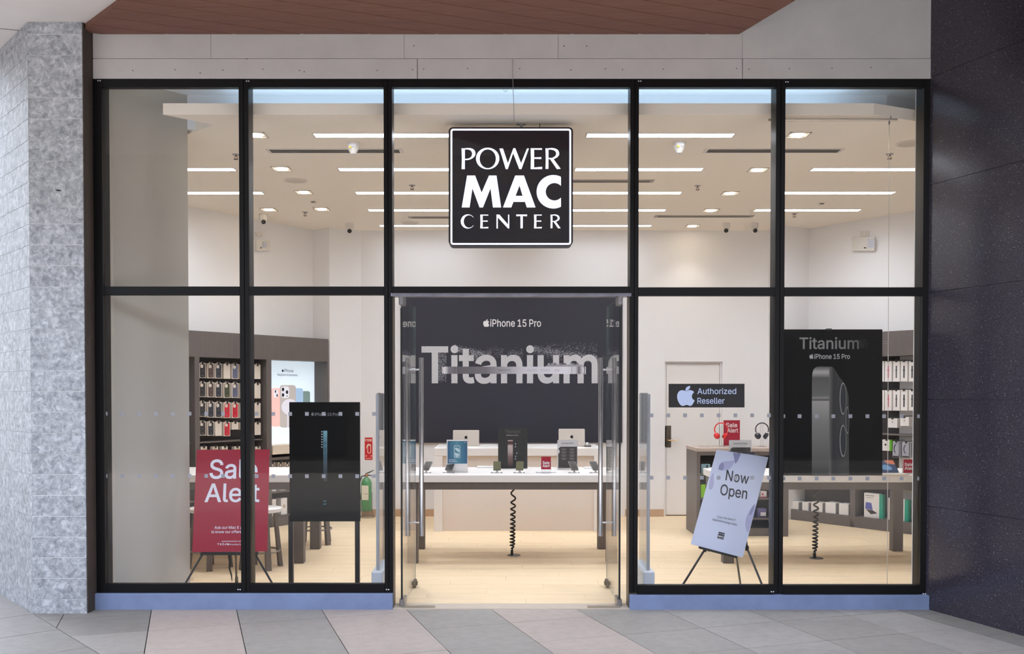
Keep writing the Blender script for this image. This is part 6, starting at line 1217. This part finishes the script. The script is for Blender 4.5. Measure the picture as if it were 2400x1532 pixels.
for rnm, t0, t1, cs in rowsL:
    for i, c_ in enumerate(cs):
        dy = (i - 2.5) * .5
        if c_ == 'S': put_pack(U, colx[i], t0 + dy, t0 + 17 + dy, None, 'small white accessory pack, %s in the fourth row, left wall unit' % ordn[i], 15, 'phone case packs on the left wall unit', small=True)
        else: put_pack(U, colx[i], t0 + dy, t1 + dy, c_, '%s pack, %s from left, %s of the left wall unit' % ((cn[c_] + ' phone case') if c_ else cn[c_], ordn[i], rnm) if i else '%s phone case pack at the left end, %s of the left wall unit' % (cn[c_], rnm), 15.5, 'phone case packs on the left wall unit')
    put_pack(U, 603.5, t0 + 2, t1 + 1.5 - (4 if rnm == 'fourth row' else 0), None, 'plain white pack right of the mullion, %s of the left wall unit' % rnm, 15.5, 'phone case packs on the left wall unit')
# lowest row: cream packs with sandy rings
def ringpack(U_, px, ptop, h_, w_, label, group, ring=(214, 186, 150)):
    d = .07; a = U_.loc(px, ptop, d); t = thing('accessory_package', label, 'package', tuple(U_.M @ Vector((a.x, d, a.z))), U_.rz, group)
    link('carton', MB().bev(-w_ / 2, w_ / 2, 0, .05, -h_, 0, .0015), PACK, t, world=False)
    Mr = Matrix.Rotation(math.pi / 2, 3, 'X')
    link('ring', MB().tube([(w_ * .28 * math.cos(q * .35), -.002, -h_ * .42 + w_ * .26 * math.sin(q * .35)) for q in range(18)], .004, 6, closed=True), mat('ring_%d' % ring[0], ring, .5), t, world=False)
    link('hook', MB().bev(a.x - .012, a.x + .012, d - .012, d + .0, a.z - .014, a.z + .016, .002).tube([(a.x, d, a.z + .01), (a.x, D - .005, a.z + .01)], .004, 5), HOOKM, U_.t, world=False)
for px, w_, nm in ((478, .085, 'leftmost'), (505, .075, 'second'), (527, .082, 'third'), (556, .085, 'fourth'), (605, .075, 'just right of the mullion')):
    ringpack(U, px, 1046, .10, w_, 'cream strap pack, %s, lowest row of left unit above the poster' % nm, 'cream strap packs in the left wall unit')
for px, nm in ((639, 'left'), (657.5, 'middle'), (673, 'right')):
    ringpack(U, px, 1083, .085, .085, 'sand coloured strap pack, %s of three under the lit screen ledge' % nm, 'strap packs under the lit screen', (60, 52, 48))
for k, (px, y0_, y1_, lb) in enumerate(((640, 1147, 1155, 'upper left'), (665, 1147, 1155, 'upper right'), (640, 1184, 1206, 'lower left'), (666, 1184, 1206, 'lower right'))):
    a, b = U.loc(px, y0_, .05), U.loc(px, y1_, .05); zb__ = .42 if k < 2 else .125
    o = thing('white_box', 'white carton low in the left wall unit behind the stool, %s' % lb, 'box', tuple(U.M @ Vector((a.x, .09, zb__))), U.rz, 'white cartons low in the left wall unit')
    hh = (.16 if k < 2 else .2)
    link('carton', MB().bev(-.05, .05, -.04, .06, 0, hh, .002), WHT, o, world=False); link('label_print', MB().box(-.02, .02, -.0405, -.04, hh * .4, hh * .6), PACKS, o, world=False)
# right unit
A2 = Pl((0, 0, ZUT), (0, 0, 1)).hit(1842, 789); B2 = Pl((0, 0, ZUT), (0, 0, 1)).hit(2137, 772.5)
A2 = on_z(1848, 1216, 0); B2 = on_z(2136, 1252, 0)
U2 = Unit(A2, B2, 'tall dark grey wall unit with watch straps on the right side of the shop', 0, 0)
xe = U2.L + .75; zh = U2.loc(2100, 833.5).z; ZUT2 = U2.loc(2137, 773).z
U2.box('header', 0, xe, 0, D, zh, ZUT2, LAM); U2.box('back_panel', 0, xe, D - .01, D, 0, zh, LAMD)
l2 = lambda px, py=1180, d=0: U2.loc(px, py, d).x
ps = [(0.0, .03), (l2(1992), l2(2004)), (U2.L + .30, U2.L + .34), (xe - .03, xe)]
for a, b in ps: U2.box('post', a, b, 0, D - .01, 0, zh, LAM)
U2.box('plinth', 0, xe, 0, D - .01, 0, U2.loc(1900, 1208).z, LAM)
zb_l = U2.loc(1900, 1198).z
for i in range(3):
    a, b = ps[i][1], ps[i + 1][0]
    U2.box('shelf', a, b, 0, D - .01, U2.loc(1900, 1208).z, zb_l, LAM); U2.box('shelf', a, b, .01, D - .01, .50, .52, LAM)
    zs_ = U2.loc(2110, 1017, .08).z; U2.box('shelf', a, b, .08, D - .01, zs_ - .016, zs_, mat('shelf_edge', (0, 0, 0)))
def strap_pack(px, t0, t1, w_px, col, label):
    d = .06; a, b = U2.loc(px, t0, d), U2.loc(px, t1, d); w_ = U2.loc(px + w_px / 2, t0, d).x - U2.loc(px - w_px / 2, t0, d).x; h_ = a.z - b.z
    t = thing('strap_package', label, 'package', tuple(U2.M @ Vector((a.x, d, a.z))), U2.rz, 'watch strap boxes on the right wall unit')
    link('carton', MB().bev(-w_ / 2, w_ / 2, 0, .07, -h_, 0, .0015), WHT, t, world=False)
    if col: link('strap', MB().box(-w_ * .09, w_ * .09, -.0015, 0, -h_ * .82, -h_ * .22).box(-w_ * .13, w_ * .13, -.002, 0, -h_ * .47, -h_ * .40), mat('strap_%d' % col[0], col, .5), t, world=False)
    link('hook', MB().bev(a.x - .01, a.x + .01, d - .012, d + .0, a.z - .012, a.z + .016, .002).tube([(a.x, d, a.z + .01), (a.x, D - .005, a.z + .01)], .004, 5), HOOKM, U2.t, world=False)
G1, G2, PK = (92, 90, 90), (48, 48, 50), (208, 40, 84)
for rnm, t0, t1 in (('top row', 846, 894), ('second row', 914, 962)):
    for px, c_, nm in ((2064, None, 'white box half behind the big phone poster'), (2082, PK, 'white box with pink watch strap'), (2101, G1, 'white box with grey watch strap'), (2119, G2, 'white box with black watch strap'), (2138, G2, 'white box with black watch strap beside the jamb')):
        strap_pack(px, t0, t1, 16, c_, nm + ', %s of the right wall unit' % rnm)
def small_box(px, t0, t1, w_px, m, label, cat='box', extra=None):
    d = .06; a, b = U2.loc(px, t0, d), U2.loc(px, t1, d); w_ = U2.loc(px + w_px / 2, t0, d).x - U2.loc(px - w_px / 2, t0, d).x; h_ = a.z - b.z
    t = thing('hanging_box', label, cat, tuple(U2.M @ Vector((a.x, d, a.z))), U2.rz, 'small boxes on the right wall unit')
    link('carton', MB().bev(-w_ / 2, w_ / 2, 0, .07, -h_, 0, .0015), m, t, world=False)
    if extra == 'green': link('green_side', MB().box(w_ * .28, w_ / 2 + .001, -.001, .07, -h_, 0), mat('lime_side', (96, 168, 40), .5), t, world=False); link('print', MB().lathe([(.012, 0), (.012, .001)], (-w_ * .1, 0, -h_ * .45), 14, RX90), INK, t, world=False)
    elif extra == 'hp':
        link('print', MB().tube([(w_ * .02 - .03 * math.cos(q), -.001, -h_ * .45 + .05 * math.sin(q)) for q in [(-1.2 + k * .3) for k in range(9)]], .006, 6), mat('hp_print', (96, 96, 120), .5), t, world=False); link('side_strip', MB().box(w_ * .34, w_ * .42, -.001, 0, -h_, 0).box(-w_ * .45, w_ * .3, -.001, 0, -h_ * .98, -h_ * .9), HOOKM, t, world=False)
    else: link('logo', MB().lathe([(.006, 0), (.006, .001)], (0, 0, -h_ * .4), 10, RX90), HOOKM, t, world=False)
    link('hook', MB().bev(a.x - .01, a.x + .01, d - .012, d + .0, a.z - .012, a.z + .016, .002).tube([(a.x, d, a.z + .01), (a.x, D - .005, a.z + .01)], .004, 5), HOOKM, U2.t, world=False)
small_box(2092, 980, 1002, 22, WHT, 'small white cable box, left one of two in the third row, right unit'); small_box(2120, 977, 998, 20, WHT, 'small white cable box, right one of two in the third row, right unit')
small_box(2078, 1030, 1056, 24, WHT, 'white box with a lime green side on the right wall unit', 'box', 'green')
small_box(2101, 1034, 1072, 18, mat('hp_box', (168, 168, 178), .4), 'grey headphone pack, left of the pair on the right wall unit', 'package', 'hp'); small_box(2124, 1036, 1072, 20, mat('hp_box', (168, 168, 178), .4), 'grey headphone pack, right of the pair on the right wall unit', 'package', 'hp')
for k, (x0, x1, y0_) in enumerate(((1851, 1876, 1174), (1880, 1899, 1176), (1901, 1932, 1175), (1934, 1963, 1176), (1966, 1993, 1179))):
    a, b = U2.loc(x0, y0_, .03), U2.loc(x1 - 5, y0_, .03)
    o = thing('white_box', 'white carton on the low shelf of the right wall unit, %s from left' % ordn[k], 'box', tuple(U2.M @ Vector(((a.x + b.x) / 2, .08, zb_l))), U2.rz, 'white cartons low in the right wall unit')
    w_ = (b.x - a.x) / 2; hh = U2.loc(x0, y0_, .03).z - zb_l
    link('carton', MB().bev(-w_, w_, -.05, .08, 0, hh, .002), WHT, o, world=False); link('grey_side', MB().box(w_, w_ + .008, -.045, .08, 0, hh - .004), mat('carton_grey', (150, 146, 148), .5), o, world=False)
for k, (x0, x1) in enumerate(((1920, 1950), (1952, 1992))):
    a, b = U2.loc(x0, 1155, .03), U2.loc(x1, 1155, .03)
    o = link('white_tray_box', MB().bev(0, b.x - a.x, -.05, .1, 0, .05, .002), WHT, None); o.location = U2.M @ Vector((a.x, .08, .52)); o.rotation_euler = (0, 0, U2.rz)
    tag(o, 'flat white carton on the upper low shelf of the right unit, %s one' % ('left', 'right')[k], 'box', 'flat cartons low in the right unit')
for x0, x1, y0_, y1_, scr, lb in ((2024, 2068, 1154, 1213, (86, 92, 170), 'white and teal tablet keyboard box with a blue tablet picture'), (2081, 2128, 1166, 1222, (196, 60, 84), 'white and teal tablet keyboard box with a pink picture, behind the table leg')):
    a, b = U2.loc(x0, y0_, .05), U2.loc(x1, y0_, .05); w_ = (b.x - a.x) / 2; hh = a.z - zb_l
    o = thing('tablet_box', lb, 'box', tuple(U2.M @ Vector(((a.x + b.x) / 2, .06, zb_l))), U2.rz, 'tablet boxes low in the right unit')
    link('carton', MB().bev(-w_, w_ * .62, 0, .06, 0, hh, .002), WHT, o, world=False); link('teal_side', MB().bev(w_ * .62, w_, .0, .06, 0, hh - .006, .002), mat('teal_board', (30, 150, 128), .5), o, world=False)
    fl_ = lambda pts, y: MB().flat([[Vector((x * w_, y, z * hh)) for x, z in pts]])
    link('tablet_print', fl_([(-.85, .35), (-.8, .62), (-.2, .6), (-.05, .32)], -.001), mat('tab_%d' % scr[0], scr, .4), o, world=False); link('keyboard_print', fl_([(-.8, .33), (-.05, .31), (.45, .2), (-.25, .14)], -.001), HOOKM, o, world=False)
    link('title_print', MB().box(-w_ * .85, w_ * .1, -.001, -.0004, hh * .88, hh * .91).box(-w_ * .7, w_ * .0, -.001, -.0004, hh * .8, hh * .82), mat('tag_grey', (150, 146, 142), .5), o, world=False)

# ================================================================== on the walls
def wplane(p, q): d = Vector((q.x - p.x, q.y - p.y, 0)); return Pl(Vector((p.x, p.y, 0)), Vector((-d.y, d.x, 0)))
WF = PY(YB); WRr = wplane(Rw[3], Rw[4]); WLl = wplane(Lw[0], Lw[1])
def onwall(pl, x0, y0, x1, y1, th, off=0): return MB().slab([pl.hit(x, y, off) for x, y in ((x0, y0), (x1, y0), (x1, y1), (x0, y1))], pl.n * th)
fs = thing('fire_sign', 'red FIRE sign with extinguisher symbol on the back left wall', 'sign', tuple(WF.hit(864, 1077)))
link('plate', onwall(WF, 855, 1025, 873, 1077, .004), mat('fire_red', (196, 22, 40), .4), fs)
FW = mat('fire_print', (236, 222, 190), .5)
ptext('FIRE', WF, 856, 1034, 872, 1034, FW, fs, 5.2, .02, .006)
pp('symbol', [[rrect(861, 1040, 869.5, 1062, 3), rrect(862.6, 1044, 868, 1060.5, 2)], [[(858, 1050), (860, 1042), (863, 1039), (864, 1040.5), (861.3, 1043.5), (859.4, 1051)]], [[(857, 1066), (861, 1068), (857, 1070)]], [[(871.5, 1066), (867.5, 1068), (871.5, 1070)]], [[(857, 1073), (871.5, 1073), (871.5, 1074.2), (857, 1074.2)]]], WF, FW, fs, .006)
R_ = .068; fe = on_y(859, 1209, YB - .115)
ex = thing('fire_extinguisher', 'green fire extinguisher standing on a wire rack by the back left wall', 'fire extinguisher', (fe.x, fe.y, 0))
gz_ = lambda y: on_y(859, y, fe.y).z
zb_, zt_ = gz_(1197), gz_(1119)
link('cylinder', MB().lathe([(R_ * .9, zb_), (R_, zb_ + .01), (R_, zt_ - .06), (R_ * .8, zt_ - .025), (R_ * .35, zt_), (R_ * .28, zt_ + .02)], (fe.x, fe.y, 0), 28), mat('extinguisher_green', (44, 128, 66), .3, coat=.3), ex, smooth=True)
link('label', MB().box(fe.x - .05, fe.x + .035, fe.y - R_ - .002, fe.y - R_ + .03, gz_(1170), gz_(1136)), mat('label_cream', (214, 210, 190), .5), ex)
link('valve', MB().lathe([(.02, 0), (.022, .02), (.012, .045)], (fe.x, fe.y, zt_ + .01), 14), mat('brass', (170, 120, 80), .3, .8), ex, smooth=True)
link('lever', MB().tube([(fe.x - .01, fe.y, zt_ + .05), (fe.x + .05, fe.y - .02, zt_ + .075), (fe.x + .10, fe.y - .03, zt_ + .10)], [.008, .007, .004], 6).tube([(fe.x, fe.y, zt_ + .035), (fe.x + .06, fe.y - .02, zt_ + .03), (fe.x + .11, fe.y - .03, zt_ + .01)], [.008, .007, .004], 6), BLKM, ex)
link('hose', MB().tube(cr3 if False else [Vector((fe.x - .01, fe.y - .01, zt_ + .03)), Vector((fe.x - .055, fe.y - .03, zt_ + .02)), Vector((fe.x - .085, fe.y - .04, zt_ - .06)), Vector((fe.x - .088, fe.y - .04, zt_ - .16)), Vector((fe.x - .075, fe.y - .05, zt_ - .28))], [.009, .009, .010, .011, .014], 8), BLKM, ex, smooth=True)
mb = MB()
for k in range(4): a = k * math.pi / 2 + .4; mb.tube([(fe.x + .1 * math.cos(a), fe.y + .1 * math.sin(a), 0.004), (fe.x + .075 * math.cos(a), fe.y + .075 * math.sin(a), .09), (fe.x + .073 * math.cos(a), fe.y + .073 * math.sin(a), .32)], .003, 5)
mb.tube([(fe.x + .105 * math.cos(q * .26), fe.y + .105 * math.sin(q * .26), .005) for q in range(24)], .003, 5, closed=True).tube([(fe.x + .074 * math.cos(q * .26), fe.y + .074 * math.sin(q * .26), .31) for q in range(24)], .003, 5, closed=True).lathe([(.07, .085), (.07, .089)], (fe.x, fe.y, 0), 16)
link('wire_rack', mb, DSTEEL, ex)
for pl, x0, y0, x1, y1, sx0, sy0, sx1, sy1, nm in ((WRr, 2001, 556, 2054, 588, 2018, 541, 2038, 554, 'right wall, beyond the hanging wire'), (WLl, 596, 563, 627, 588, 597, 545, 612, 554, 'left wall, beside the mullion')):
    t = thing('emergency_light', 'white emergency light box high on the ' + nm, 'emergency light', tuple(pl.hit(x1, y1)), 0, 'wall emergency lights')
    PW = mat('plastic_white', (0, 0, 0)); link('housing', onwall(pl, x0, y0, x1, y1, .045), PW, t); link('diffuser', onwall(pl, x0 + (x1 - x0) * .62, y0 + 3, x1 - 3, y1 - 8, .008, .045), mat('pale_lens', (196, 200, 212), .3), t)
    link('brand_plate', onwall(pl, x0 + (x1 - x0) * .45, y1 - 9, x0 + (x1 - x0) * .55, y1 - 6, .002, .045), HOOKM, t)
    s = thing('wall_socket', 'small white power socket above the emergency light on the ' + nm, 'socket', tuple(pl.hit(sx1, sy1)), 0, 'sockets by the emergency lights'); link('plate', onwall(pl, sx0, sy0, sx1, sy1, .02), PW, s); link('plug', onwall(pl, (sx0 + sx1) / 2 - 2, (sy0 + sy1) / 2 - 2, (sx0 + sx1) / 2 + 2, (sy0 + sy1) / 2 + 2, .012, .02), WHT, s)
for o in list(bpy.data.objects):
    if o.get('label') == '' : del o['label']
